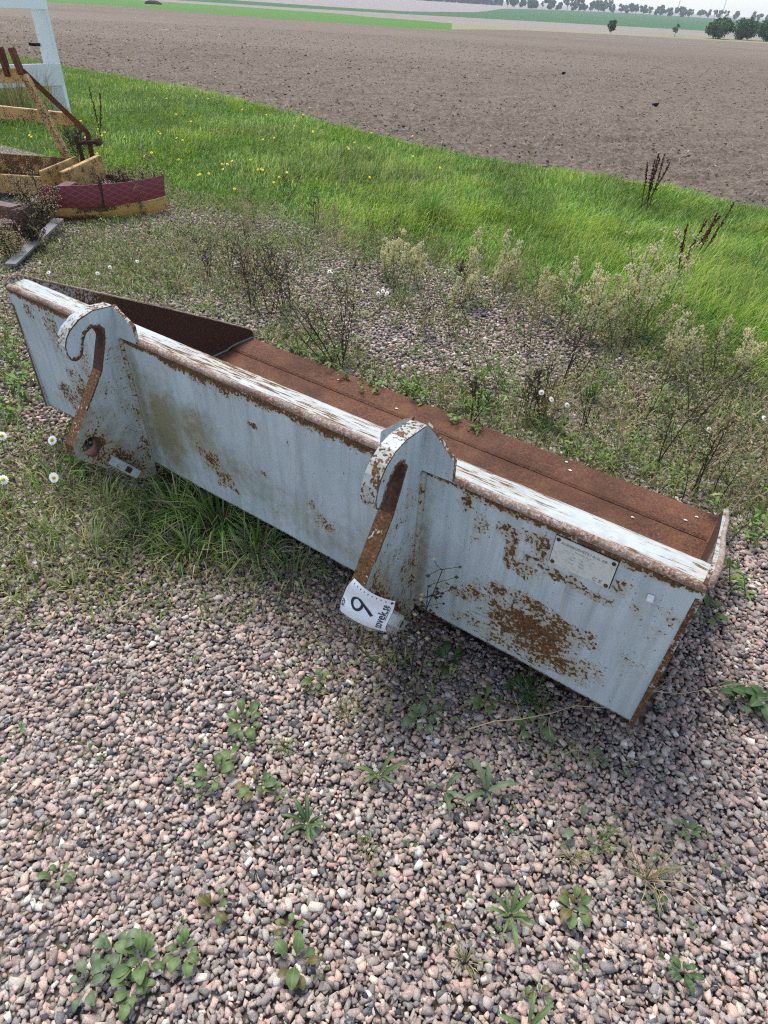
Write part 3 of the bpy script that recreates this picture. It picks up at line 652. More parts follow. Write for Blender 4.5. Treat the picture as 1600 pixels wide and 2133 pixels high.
# maker's plate
g = NT('plate_metal'); co = g.coord(); M['plate'] = g.fin(g.mix(g.step(g.noise(co, 60, 5), .5, .7), lin(200, 203, 196), lin(180, 176, 158)), .45, .5, .0)
M['ink'] = m_plain('plate_ink', lin(128, 130, 130), .7, .05)
def onplate(t, z, off): return (t, leanp(z)+off, z)
mb = MB(); q = [(.1845, .552), (.3335, .552), (.3335, .6385), (.1845, .6385)]
mb.add([onplate(a, b, .0052) for a, b in q]+[onplate(a, b, -.001) for a, b in q], [(0, 1, 2, 3), (7, 6, 5, 4), (0, 4, 5, 1), (1, 5, 6, 2), (2, 6, 7, 3), (3, 7, 4, 0)])
npl = mb.build('name_plate', M['plate'], bucket); npl['label'] = 'engraved metal name plate with CE mark'
for a, b in ((.192, .559), (.326, .559), (.326, .631), (.192, .631)):
    mb = MB(); cc = [(a+.0052*math.cos(x), b+.0052*math.sin(x)) for x in np.linspace(0, 2*math.pi, 10, endpoint=False)]
    mb.add([onplate(x, y, .0072) for x, y in cc]+[onplate(x, y, .004) for x, y in cc], [tuple(range(10))]+[(k, (k+1) % 10, (k+1) % 10+10, k+10) for k in range(10)]); mb.build('screw', M['dark_rust'], npl)
mb = MB()
def engrave(body, size, t, z, bold=0.0):
    v, f = text_geo(body, size, bold); mb.add([onplate(t-x, z+y, .0057) for x, y in v], f)
engrave('AUREBOSVETS I A.G. AB', .0105, .262, .625, .0002); engrave('Tillverkning, service', .005, .262, .614)
engrave('Tel', .0045, .285, .606); engrave('Fax', .0045, .235, .606)
engrave('Typ          Nr', .005, .27, .597); engrave('Vikt          Volym', .005, .27, .587); engrave('Bredd        Tillv. år', .005, .27, .577)
engrave('C  \u20ac' if False else 'C E', .015, .215, .562, .0002)
mb.build('lettering', M['ink'], npl)['kind'] = 'stuff'
mb = MB(); q2 = [(.1825, .5505), (.3355, .5505), (.3355, .6400), (.1825, .6400)]
mb.add([onplate(a, b, .0018) for a, b in q2]+[onplate(a, b, -.002) for a, b in q2], [(0, 1, 2, 3), (0, 4, 5, 1), (1, 5, 6, 2), (2, 6, 7, 3), (3, 7, 4, 0)]); mb.build('dark_outline', M['black'], npl)  # black sheet added as a dark outline round the name plate
mb = MB(); q = [(.086, .569), (.101, .568), (.102, .588), (.088, .590)]
mb.add([onplate(a, b, .0042) for a, b in q]+[onplate(a, b, .001) for a, b in q], [(0, 1, 2, 3), (0, 4, 5, 1), (1, 5, 6, 2), (2, 6, 7, 3), (3, 7, 4, 0)]); mb.build('sticker', M['white'], bucket)

# ------------------------------------------------------------------ paper tag on the hook
TC = np.array([.665, .30, .405]); ca, sa = math.cos(BK_YAW), math.sin(BK_YAW)
def bw(t, p, z): return (BK_LOC[0]+t*ca-p*sa, BK_LOC[1]+t*sa+p*ca, z)
tagroot = empty('paper_tag', bw(*TC), BK_YAW)
tag(tagroot, 'white paper auction tag numbered 9 in a plastic sleeve on the nearer hook', 'tag')
cTL, cTR, cBR, cBL = np.array([.716, .478]), np.array([.588, .486]), np.array([.618, .335]), np.array([.756, .331])
def patch(u, v, off=0.0):
    """u: left to right, v: top to bottom over the sheet"""
    a = (cTL*(1-u)+cTR*u)*(1-v)+(cBL*(1-u)+cBR*u)*v
    t = a[0]+.012*math.sin(math.pi*v)*(1-u); p = .2945+.014*math.sin(math.pi*min(max(u, 0), 1)*.9)+.004*math.sin(9*v+2*u)-.012*max(v-.8, 0)*5*u
    return (t-TC[0], p+off-TC[1], a[1]-TC[2])
def sheet(name, mat, u0, u1, v0, v1, off, th, n=12):
    mb = MB(); 
    for o_ in (off, off-th):
        mb.add([patch(u0+(u1-u0)*i/n, v0+(v1-v0)*j/n, o_) for j in range(n+1) for i in range(n+1)], [(j*(n+1)+i, j*(n+1)+i+1, (j+1)*(n+1)+i+1, (j+1)*(n+1)+i) for j in range(n) for i in range(n)])
    return mb.build(name, mat, tagroot, smooth=True)
g = NT('paper'); co = g.coord(); g.bump(g.noise(co, 45, 3), .25, .004); M['paper'] = g.fin(lin(222, 230, 238), .45, .5)
sheet('sheet', M['paper'], 0, 1, 0, 1, 0, .0008)
g = NT('clear_plastic'); tr = g.node('ShaderNodeBsdfTransparent'); gl = g.node('ShaderNodeBsdfGlossy'); gl.inputs['Roughness'].default_value = .12
df = g.node('ShaderNodeBsdfDiffuse'); df.inputs[0].default_value = lin(215, 220, 220)
m1 = g.node('ShaderNodeMixShader'); m1.inputs[0].default_value = .22; m2 = g.node('ShaderNodeMixShader'); fr = g.node('ShaderNodeFresnel'); fr.inputs[0].default_value = 1.5
g.t.links.new(tr.outputs[0], m1.inputs[1]); g.t.links.new(df.outputs[0], m1.inputs[2]); g.t.links.new(fr.outputs[0], m2.inputs[0])
g.t.links.new(m1.outputs[0], m2.inputs[1]); g.t.links.new(gl.outputs[0], m2.inputs[2]); g.t.links.new(m2.outputs[0], g.out.inputs[0]); M['plastic'] = g.m
mb = MB(); n = 10
mb.add([tuple(np.array(patch(-.02+1.05*i/n, 1.0+.24*j/4, -.003))+np.array([0, -.012*j/4+.006*math.sin(i*1.3)*j/4, 0])) for j in range(5) for i in range(n+1)], [(j*(n+1)+i, j*(n+1)+i+1, (j+1)*(n+1)+i+1, (j+1)*(n+1)+i) for j in range(4) for i in range(n)])
mb.add([tuple(np.array(patch(1.0+.14*i/4, j/n, -.004))+np.array([0, -.02*i/4, -.03*i/4])) for j in range(3, n+1) for i in range(5)], [((j-3)*5+i, (j-3)*5+i+1, (j-2)*5+i+1, (j-2)*5+i) for j in range(3, n) for i in range(4)])
mb.build('plastic_sleeve', M['plastic'], tagroot, smooth=True)
M['tagink'] = m_plain('tag_ink', lin(44, 48, 62), .6, .05)
def stroke(mb, pts, w):
    """marker stroke on the sheet through points (u, v)"""
    P = [np.array(p, float) for p in pts]; V = []; asp = np.array([.13, .155])
    for k, p in enumerate(P):
        d = (P[min(k+1, len(P)-1)]-P[max(k-1, 0)])*asp; d /= np.linalg.norm(d)+1e-9; nn = np.array([-d[1], d[0]])*w/2/asp
        V += [patch(*(p+nn), .0012), patch(*(p-nn), .0012)]
    mb.add(V, [(2*k, 2*k+1, 2*k+3, 2*k+2) for k in range(len(P)-1)])
mb = MB(); loop = [(.36+.115*math.cos(a)-.02, .50+.135*math.sin(a)) for a in np.linspace(-.9, 5.4, 26)]
stroke(mb, loop, .0075); stroke(mb, [(.36, .375), (.47, .44), (.60, .51), (.70, .575)], .0085)
mb.build('number', M['tagink'], tagroot)
def tagtext(name, body, size, u, v, bold):
    vv, f = text_geo(body, size, bold); mb = MB()    # text runs up the sheet: reading right = up, reading down = right
    mb.add([patch(u-y/.130, v-x/.155, .0012) for x, y in vv], f); return mb.build(name, M['tagink'], tagroot)
tagtext('brand_lettering', 'tovek.se', .029, .865, .50, .0003)
tagtext('heading_lettering', 'ROP', .013, .055, .70, .0003)
mb = MB()
for k in range(9): u = .08+k*.095; stroke(mb, [(u, .05), (u+.006, .085)], .0022)
stroke(mb, [(.955, .03), (.955, .11)], .003); stroke(mb, [(.925, .075), (.99, .06)], .003)
stroke(mb, [(.955, .22), (.95, .55), (.945, .85)], .0012)
mb.build('printed_marks', M['tagink'], tagroot)

# ------------------------------------------------------------------ white fence
fx, fy = -5.10, 10.72; fd = Vector((-.63, -.776, 0)); fn = Vector((.776, -.63, 0))
fence = empty('white_fence', (fx, fy, 0)); tag(fence, 'white painted board fence with a wire behind the yellow implement', 'fence')
mb = MB(); mb.box((-.10, -.05, -.05), (.10, .05, 1.75)); mb.build('post', M['white'], fence, bevel=.006)
for z0, z1 in ((.345, .60), (1.195, 1.43)):
    mb = MB(); a = Vector((.13, -.07, (z0+z1)/2))+fd*-.02; mb.beam(a, a+fd*3.2+Vector((0, 0, 0)), .035, z1-z0); mb.build('rail', M['white'], fence, bevel=.004)
mb = MB(); mb.beam((-.08, -.055, .80), (-.15, -.09, .80), .028, .035); mb.tube([(-.13, -.08, .80), (-.2, -.13, .81)], .022, n=8); mb.build('insulator', M['black'], fence)
mb = MB(); mb.tube([Vector((-.2, -.16, .81))+fd*s+Vector((0, 0, -.02*math.sin(s))) for s in np.linspace(0, 3, 8)], .006, n=4); mb.build('wire', M['stem_pale'], fence)
# second fence post further along, outside the picture's left edge
mb = MB(); e_ = fd*2.6; mb.box((e_.x-.10, e_.y-.05, -.05), (e_.x+.10, e_.y+.05, 1.75)); mb.build('post', M['white'], fence, bevel=.006)

# ------------------------------------------------------------------ yellow implement with red striped blade
imp = empty('yellow_implement', (-3.1, 6.3, 0)); tag(imp, 'rusty yellow tractor implement with a red striped blade near the fence', 'implement')
o3 = Vector((-3.1, 6.3, 0))
def ib(name, mat, *beams, bevel=.004, ru=.3):
    mb = MB()
    for (p, q, w, h, *u) in beams: mb.beam(Vector(p)-o3, Vector(q)-o3, w, h, *(u or [(0, 0, 1)]), rust=ru, grime=.1)
    return mb.build(name, mat, imp, bevel=bevel)
ib('mast', M['yellow'], ((-3.42, 6.62, .88), (-3.16, 6.58, .14), .065, .06), ru=.45)
ib('mast_lug', M['rust'], ((-3.555, 6.6, .86), (-3.565, 6.6, 1.07), .035, .075, (0, 1, 0))); ib('mast_lug', M['rust'], ((-3.43, 6.6, .88), (-3.465, 6.6, 1.07), .035, .075, (0, 1, 0)))
ib('head_plate', M['yellow'], ((-3.75, 6.62, .86), (-3.42, 6.62, .87), .03, .11), ru=.35)
ib('stay', M['rust'], ((-3.43, 6.62, .91), (-3.07, 6.85, .42), .03, .045), ((-3.07, 6.85, .43), (-3.075, 6.85, .02), .03, .04))
ib('stay', M['dark_rust'], ((-3.17, 6.8, .40), (-3.13, 6.8, .06), .035, .03))
mb = MB(); mb.tube([Vector((-3.17, 6.8, .335))-o3, Vector((-3.05, 6.8, .35))-o3, Vector((-2.97, 6.8, .355))-o3], .018, n=8); mb.tube([Vector((-2.985, 6.8, .355))-o3, Vector((-2.945, 6.8, .36))-o3], .034, n=8); mb.build('hitch_pin', M['dark_rust'], imp)
ib('cross_beam', M['yellow'], ((-4.6, 7.0, .545), (-3.26, 7.0, .50), .06, .105), ru=.38)
ib('box_wall', M['yellow'], ((-4.6, 6.42, .20), (-3.14, 6.40, .20), .03, .17), ru=.62)
ib('box_wall', M['yellow'], ((-4.6, 6.0, .13), (-3.15, 6.0, .13), .03, .15), ru=.40)
ib('box_wall', M['yellow'], ((-3.16, 5.96, .16), (-3.03, 6.42, .20), .025, .20), ru=.42)
ib('box_floor', M['rust'], ((-4.6, 6.2, .12), (-3.1, 6.2, .12), .42, .02))
ib('bracket', M['yellow'], ((-3.0, 6.02, .15), (-2.84, 6.5, .21), .05, .20), ru=.40)
ib('brace', M['dark_rust'], ((-2.86, 6.55, .12), (-2.38, 6.2, .16), .05, .05), ((-2.9, 6.45, .05), (-2.45, 6.05, .06), .04, .06))
path = [(-2.93, 5.41), (-2.86, 5.43), (-2.75, 5.46), (-2.62, 5.51), (-2.48, 5.58), (-2.36, 5.65), (-2.26, 5.73), (-2.17, 5.83), (-2.10, 5.95)]
def blade(name, mat, z0, z1, th, dz, bow, ru):
    mb = MB(); m = len(path); V = []; rows = 5; RU = []
    for s_ in (0, 1):
        for k, (x, y) in enumerate(path):
            for j in range(rows):
                f = j/(rows-1); z = z0+(z1-z0)*f+dz*(k/(m-1))**2; back = bow*(z-.12)**2*6
                V.append((x-o3.x+.3*th*s_, y-o3.y+back+th*s_, z)); RU.append(ru(k, f))
    H = m*rows; F = []
    for k in range(m-1):
        for j in range(rows-1):
            a = k*rows+j; F += [(a, a+rows, a+rows+1, a+1), (H+a, H+a+1, H+a+rows+1, H+a+rows)]
        F += [(k*rows, H+k*rows, H+(k+1)*rows, (k+1)*rows), (k*rows+rows-1, (k+1)*rows+rows-1, H+(k+1)*rows+rows-1, H+k*rows+rows-1)]
    for k in (0, m-1):
        for j in range(rows-1): a = k*rows+j; F.append((a, a+1, H+a+1, H+a))
    mb.add(V, F, rust=RU); return mb.build(name, mat, imp)
blade('blade', M['yellow'], .0, .105, .02, .015, .3, lambda k, f: .25+.5*(f > .5)*(2 < k < 5)+(.5 if f < .3 and k < 4 else 0)+(.2 if f > .9 else 0))
g = NT('red_reflective_board'); co = g.coord(); sx = g.node('ShaderNodeSeparateXYZ'); g.put(sx.inputs[0], co)
d1 = g.math('FRACT', g.math('MULTIPLY', g.math('ADD', g.math('MULTIPLY', sx.outputs[0], .55), sx.outputs[2]), 24.)); d2 = g.math('FRACT', g.math('MULTIPLY', g.math('SUBTRACT', g.math('MULTIPLY', sx.outputs[0], .55), sx.outputs[2]), 24.))
l1 = g.math('LESS_THAN', d1, .17); l2 = g.math('LESS_THAN', d2, .14); rt_ = g.step(sx.outputs[0], .70, .72)
ln_ = g.math('MAXIMUM', l2, l1)
c = g.mix(g.noise(co, 12, 4), lin(100, 30, 38), lin(118, 42, 48)); c = g.mix(g.math('MULTIPLY', ln_, .55), c, lin(142, 82, 82)); M['redboard'] = g.fin(c, .5, .4)
blade('warning_board', M['redboard'], .105, .262, .012, .02, .3, lambda k, f: 0)
ib('board_strap', M['dark_rust'], ((-2.50, 5.565, .10), (-2.50, 5.600, .275), .03, .008, (0, 1, 0)))

# ------------------------------------------------------------------ red oxide frame and loose bar
fr_ = empty('red_oxide_frame', (-3.2, 5.1, 0)); tag(fr_, 'red brown painted steel frame at the left edge before the yellow implement', 'frame'); o4 = Vector((-3.2, 5.1, 0))
def rb(name, mat, *beams, ru=.14):
    mb = MB()
    for (p, q, w, h, *u) in beams: mb.beam(Vector(p)-o4, Vector(q)-o4, w, h, *(u or [(0, 0, 1)]), rust=ru)
    return mb.build(name, mat, fr_, bevel=.006)
rb('beam', M['redoxide'], ((-4.2, 5.55, .13), (-2.98, 5.12, .13), .11, .12)); rb('beam', M['redoxide'], ((-2.97, 5.06, .12), (-2.90, 5.95, .14), .11, .11))
rb('beam', M['redoxide'], ((-3.6, 4.5, .07), (-2.92, 4.95, .07), .13, .12)); rb('corner_plate', M['redoxide'], ((-2.93, 5.02, .0), (-2.84, 5.35, .0), .02, .34), ru=.2)
rb('end_cap', M['redoxide'], ((-3.02, 4.88, .06), (-2.95, 4.94, .06), .15, .15))
mb = MB(); mb.beam((0, 0, 0), (-.06, .92, .05), .075, .014); sb = mb.build('steel_bar', M['bar'], None); sb.location = (-2.66, 4.30, .035)
tag(sb, 'flat grey steel bar lying on the ground by the red brown frame', 'steel bar')

# ------------------------------------------------------------------ plants
ORD = 'first second third fourth fifth sixth seventh eighth ninth tenth eleventh twelfth thirteenth fourteenth fifteenth sixteenth seventeenth eighteenth nineteenth twentieth twenty-first twenty-second twenty-third twenty-fourth twenty-fifth twenty-sixth twenty-seventh twenty-eighth twenty-ninth thirtieth thirty-first thirty-second thirty-third thirty-fourth thirty-fifth thirty-sixth thirty-seventh'.split()
def ranks(lst):
    o = sorted(range(len(lst)), key=lambda i: math.atan2(lst[i][0], lst[i][1])); r_ = [0]*len(lst)
    for k, i in enumerate(o): r_[i] = k
    return r_
def octa(mb, p, r, squash=1.0):
    x, y, z = p; mb.add([(x+r, y, z), (x-r, y, z), (x, y+r, z), (x, y-r, z), (x, y, z+r*squash), (x, y, z-r*squash)],
                        [(0, 2, 4), (2, 1, 4), (1, 3, 4), (3, 0, 4), (2, 0, 5), (1, 2, 5), (3, 1, 5), (0, 3, 5)])
def rvec(r_, up=0.0):
    v = Vector((r_.gauss(0, 1), r_.gauss(0, 1), r_.gauss(0, 1)+up)); return v.normalized()
def limb(r_, p, d, ln, wob=.12, n=4, rise=0.0):
    pts = [p.copy()]; d = d.normalized()
    for k in range(n):
        d = (d+rvec(r_)*wob+Vector((0, 0, rise))).normalized(); p = p+d*(ln/n); pts.append(p.copy())
    return pts, d
class LF:
    """collects small folded leaves"""
    def __init__(s): s.V = []; s.T = []; s.C = []
    def leaf(s, p, d, ln, w, col):
        d = d.normalized(); sd = d.cross(Vector((0, 0, 1))); sd = sd.normalized() if sd.length > 1e-3 else Vector((1, 0, 0)); nn = sd.cross(d)
        b = len(s.V); m = p+d*ln*.45
        s.V += [tuple(p), tuple(m+sd*w/2+nn*w*.15), tuple(m-sd*w/2+nn*w*.15), tuple(m), tuple(p+d*ln-nn*ln*.12)]
        s.T += [(b, b+1, b+3), (b, b+3, b+2), (b+1, b+4, b+3), (b+3, b+4, b+2)]; s.C += [col]*5
    def build(s, name, parent, mat=None):
        return link(name, fast(name, s.V, s.T, np.array(s.C)), mat or M['weed'], parent)
def L3(*c): return np.array(lin(*c)[:3])
def jit(r_, c, a=.25): return c*(1+r_.uniform(-a, a))

# --- rosettes: every leaf is a piece of its own
def leaf_mesh(kind, seed):
    r_ = random.Random(seed); n = 7; V = []; F = []
    for i in range(n+1):
        u = i/n
        if kind == 'broad': wd = .27*math.sin(math.pi*min(1, max(0, (u-.2)/.82)**1.0))**.6 if u > .2 else .03
        elif kind == 'strap': wd = .085*math.sin(math.pi*(u*.92+.06))**.6
        else: wd = (.15*math.sin(math.pi*(u*.9+.08))**.7)*(1.0 if i % 2 else .55)
        z = .42*math.sin(u*math.pi*.62)-.42*u*u*(.75 if kind != 'strap' else .5)+r_.uniform(-.01, .01)
        wob = r_.uniform(-.02, .02)
        V += [(u, -wd+wob*.3, z+wd*.30), (u, 0, z), (u, wd+wob*.3, z+wd*.30)]
    for i in range(n):
        a = i*3; F += [(a, a+3, a+4, a+1), (a+1, a+4, a+5, a+2)]
    me = bpy.data.meshes.new(kind+'_leaf'); me.from_pydata(V, [], F); me.polygons.foreach_set('use_smooth', np.ones(len(F), bool)); me.update()
    return me
LM = {}
for kind in ('broad', 'strap', 'lobed'):
    for mk in ('leaf', 'leaf_dark', 'leaf_grey', 'leaf_brown'):
        LM[kind, mk] = [leaf_mesh(kind, k) for k in range(3)]
        for me in LM[kind, mk]: me.materials.append(M[mk])
def rosette(name, x, y, size, nl, kind, mk, label, group, seed, flatten=1.0, cat='plant'):
    r_ = random.Random(seed); o = empty(name, (x, y, .012), r_.uniform(0, 6.28)); tag(o, label, cat, group)
    nl = int(nl*1.5) if size > .03 and kind == 'broad' else nl
    for k in range(nl):
        l_ = bpy.data.objects.new('leaf', r_.choice(LM[kind, mk if mk != 'leaf_brown' or r_.random() < .4 else 'leaf'])); COL.objects.link(l_); l_.parent = o
        a = k*2.4+r_.uniform(-.35, .35); s_ = size*r_.uniform(.5, 1.1)*(.95 if kind == 'broad' else 1.05); rj = size*r_.uniform(.05, .5 if kind == 'broad' else .1)
        l_.location = (rj*math.cos(a), rj*math.sin(a), .001+.002*(k % 4)); l_.rotation_euler = (r_.uniform(-.25, .25), -r_.uniform(.0, .5)*flatten, a); l_.scale = (s_, s_*r_.uniform(.85, 1.1), s_*r_.uniform(.7, 1.1))
    return o
PLANTAIN = [(-0.35, 0.966, 0.05, 6, 'leaf', 'bright plantain alone on the gravel, left of the tag and dry fallen stem'), (-0.342, 0.9, 0.035, 4, 'leaf', 'small round-leaved seedling just below the bright lone plantain'), (-0.392, 0.809, 0.05, 7, 'leaf', 'plantain at the left of a row above the narrow-leaved rosette'), (-0.284, 0.793, 0.045, 6, 'leaf_brown', 'brownish plantain to the right of its greener neighbour on the gravel'), (-0.225, 0.772, 0.032, 5, 'leaf', 'small light green seedling just above the narrow-leaved rosette'),
 (-0.443, 0.403, 0.046, 11, 'leaf', 'largest plantain in the middle of the clump at bottom left'), (-0.504, 0.417, 0.042, 8, 'leaf_grey', 'plantain at upper left of the bottom left clump'), (-0.363, 0.425, 0.04, 7, 'leaf', 'plantain at the right end of the bottom left clump'), (-0.536, 0.356, 0.04, 7, 'leaf_grey', 'plantain at lower left of the bottom left clump'), (-0.442, 0.356, 0.04, 7, 'leaf', 'plantain lowest in the bottom left clump'),
 (-0.319, 0.506, 0.042, 5, 'leaf_brown', 'reddish five-leaved plantain right above the bottom left clump'), (-0.125, 0.484-.07, 0.05, 5, 'leaf_brown', 'reddish plantain near the bottom edge right of the bottom left clump'), (-0.145, 0.479, 0.038, 4, 'leaf_brown', 'small reddish plantain just above another one near the bottom edge'), (-0.683, 0.554, 0.036, 4, 'leaf', 'small four-leaved plant alone on gravel near the left edge'), (0.148, 1.017, 0.05, 7, 'leaf_grey', 'grey green rosette beside the end of the dark fallen stem'),
 (0.488, 0.556, 0.042, 9, 'leaf_brown', 'brown and green plantain left below the dry grass tuft'), (0.54, 0.739, 0.045, 3, 'leaf_grey', 'three-leaved plant left of the small yellowish grass tuft'), (0.623, 0.924, 0.028, 8, 'leaf', 'small crinkled rosette on gravel below the bucket corner'), (0.81, 0.748, 0.03, 7, 'leaf', 'small leafy plant right above the dry grass tuft'), (0.704, 0.442, 0.03, 12, 'leaf_dark', 'dense dark green rosette at lower right on bare gravel'), (-0.164, 1.118, 0.04, 6, 'leaf', 'leafy rosette beside the dark fallen stem left of the tag'),
 (0.465, 1.0, 0.05, 5, 'leaf', 'bright green rosette on the pale fallen straw'), (0.333, 1.085, 0.04, 6, 'leaf', 'clover-like plant in shade left of the dark feathery plant'), (0.438, 1.139, 0.045, 7, 'leaf_dark', 'dark plant in the shade under the bucket front'), (1.123, 1.48, 0.06, 6, 'leaf', 'bright leafy plant right of the bucket end'), (1.001, 1.459, 0.045, 6, 'leaf_dark', 'low dark plant close to the right bucket end'), (1.171, 1.144, 0.075, 8, 'leaf_dark', 'large-leaved dark plant at the right edge'), (1.107, 1.147, 0.06, 7, 'leaf_dark', 'large-leaved dark plant just left of the one at the right edge'), (0.224, 1.228, 0.05, 6, 'leaf_dark', 'broad dark leaves in shade under the nearer hook')]
for k, (x, y, s_, nl, mk, lb) in enumerate(PLANTAIN): rosette('plantain', x, y, s_, nl, 'broad', mk, lb, 'broad-leaved rosettes on the gravel', 100+k)
for k, (x, y, s_, nl, mk, lb) in enumerate([(-0.139, 0.703, 0.062, 14, 'leaf_dark', 'narrow-leaved dark rosette like a star in the middle of the gravel'), (0.033, 0.838, 0.075, 6, 'leaf', 'six-leaved star-shaped plant between dark rosette and grey thistle'), (0.341, 0.531, 0.065, 12, 'leaf', 'narrow-leaved rosette left of the brown plantain'), (0.353, 0.33, 0.1, 5, 'leaf', 'long-bladed plant cut by the bottom edge')]):
    rosette('narrow_rosette', x, y, s_, nl, 'strap', mk, lb, 'narrow-leaved rosettes on the gravel', 200+k)
for k, (x, y, s_, nl, lb) in enumerate([(0.203, 0.81, 0.078, 4, 'grey green thistle rosette with four long leaves, the left of two'), (0.313, 0.814, 0.075, 5, 'grey green thistle rosette with five long leaves, the right of two')]):
    rosette('thistle', x, y, s_, nl, 'lobed', 'leaf_grey', lb, 'thistle rosettes on the gravel', 220+k)
# tiny seedlings: nothing tells them apart
r_ = random.Random(77); k = 0
while k < 110:
    x, y = r_.uniform(-1.2, 1.5), r_.uniform(.3, 1.6); t, p = to_bucket(x, y)
    near = math.exp(-((p-.25)/.25)**2)+.22+.25*(x > 0)
    if p < .06 or r_.random() > near or not in_view(np.array([x]), np.array([y]), .85)[0]: continue
    rosette('seedling', x, y, r_.uniform(.012, .024), r_.randint(3, 5), 'broad', r_.choice(['leaf', 'leaf', 'leaf_dark', 'leaf_brown']), 'tiny few-leaved green seedling sprouting between the foreground stones', 'tiny seedlings between the stones', 300+k, cat='seedling'); k += 1

# --- grass tufts
def tuft(name, x, y, ln, nb, cols, label, seed, group=None, spread=1.0, width=.004, r0=.03, lean=.9):
    r_ = np.random.default_rng(seed); a = r_.uniform(0, 2*math.pi, nb); rr = r_.random(nb)*r0
    col = np.array([lin(*cols[i])[:3] for i in r_.integers(0, len(cols), nb)])*r_.uniform(.75, 1.2, (nb, 1))
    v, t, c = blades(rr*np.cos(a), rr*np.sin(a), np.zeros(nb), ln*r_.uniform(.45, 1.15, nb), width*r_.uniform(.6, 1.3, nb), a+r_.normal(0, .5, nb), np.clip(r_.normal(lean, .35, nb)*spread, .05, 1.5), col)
    o = link(name, fast(name, v, t, c), M['grass']); o.location = (x, y, 0); return tag(o, label, 'grass tuft', group)
DRYC = [(176, 164, 120), (150, 140, 92), (120, 128, 70), (190, 178, 140)]; GRN = [(96, 132, 54), (112, 146, 66), (132, 150, 82)]
for k, (x, y, s_, gr_, lb) in enumerate([(0.68, 0.631, 0.15, 0, 'dry straw-coloured grass tuft with long stalks at lower right'), (0.581, 0.704, 0.07, 1, 'small yellow green grass tuft left above the dry tuft'), (-0.072, 1.017, 0.09, 0, 'dry brown grass tuft beside the dark fallen stem'), (0.012, 0.663, 0.035, 1, 'mossy green tuft right of the dark star-shaped rosette'), (0.238, 0.44, 0.06, 0, 'thin dry tuft near the bottom centre'), (-0.232, 0.904, 0.045, 1, 'small green tuft right of the bright lone plantain'), (0.508, 0.666, 0.06, 0, 'sparse dry tuft between the two grass tufts and the thistle')]):
    tuft('grass_tuft', x, y, s_, 42 if k == 0 else 26, DRYC if not gr_ else GRN, lb, 400+k, 'grass tufts on the gravel', width=.0026, r0=.02)
TG = [(96, 140, 60), (120, 160, 74), (136, 168, 88), (160, 176, 110), (184, 176, 128)]
for k, (x, y, s_, nb, lb) in enumerate([(-.62, 1.80, .26, 150, 'large green grass tuft under the bucket between the hooks'), (-.80, 1.86, .20, 110, 'green grass tuft under the far hook, left of the largest tuft'), (-.45, 1.66, .20, 80, 'green grass tuft under the bucket right of the largest tuft'), (-.70, 1.66, .13, 80, 'short yellowing tuft in front of the largest tuft')]):
    tuft('grass_clump', x, y, s_, nb, TG, lb, 420+k, 'grass tufts below the bucket', width=.0055, r0=.10, lean=1.0)
LT = [(-1.62, 2.02), (-1.48, 1.78), (-1.33, 1.98), (-1.22, 1.70), (-1.08, 1.86), (-1.02, 1.62), (-1.42, 1.55), (-.92, 1.74), (-.30, 1.56), (-1.7, 2.3)]
for k, (q, rk) in enumerate(zip(LT, ranks(LT))):
    tuft('weedy_tuft', *q, .10+.03*(k % 3), 46, TG+[(170, 158, 118), (128, 112, 84)], f'small thin grass tuft on mossy ground before the bucket, {ORD[rk]} from the left', 450+k, 'small tufts before the bucket', width=.0035, r0=.07, lean=1.0)
# tussocks in the verge
r2_ = random.Random(9)
tuft('grass_tussock', -.1+.35, 6.3, .30, 220, [(96, 140, 54), (120, 160, 72), (150, 172, 96)], 'tall arching grass tussock standing out in the near verge', 440, None, width=.006, r0=.10, lean=.8)
tuft('straw_grass', -5.55, 10.2, .75, 400, [(176, 160, 120), (150, 140, 98), (120, 124, 74)], 'tall straw-coloured grass under the white fence rail', 441, None, width=.009, r0=.55, lean=.35)

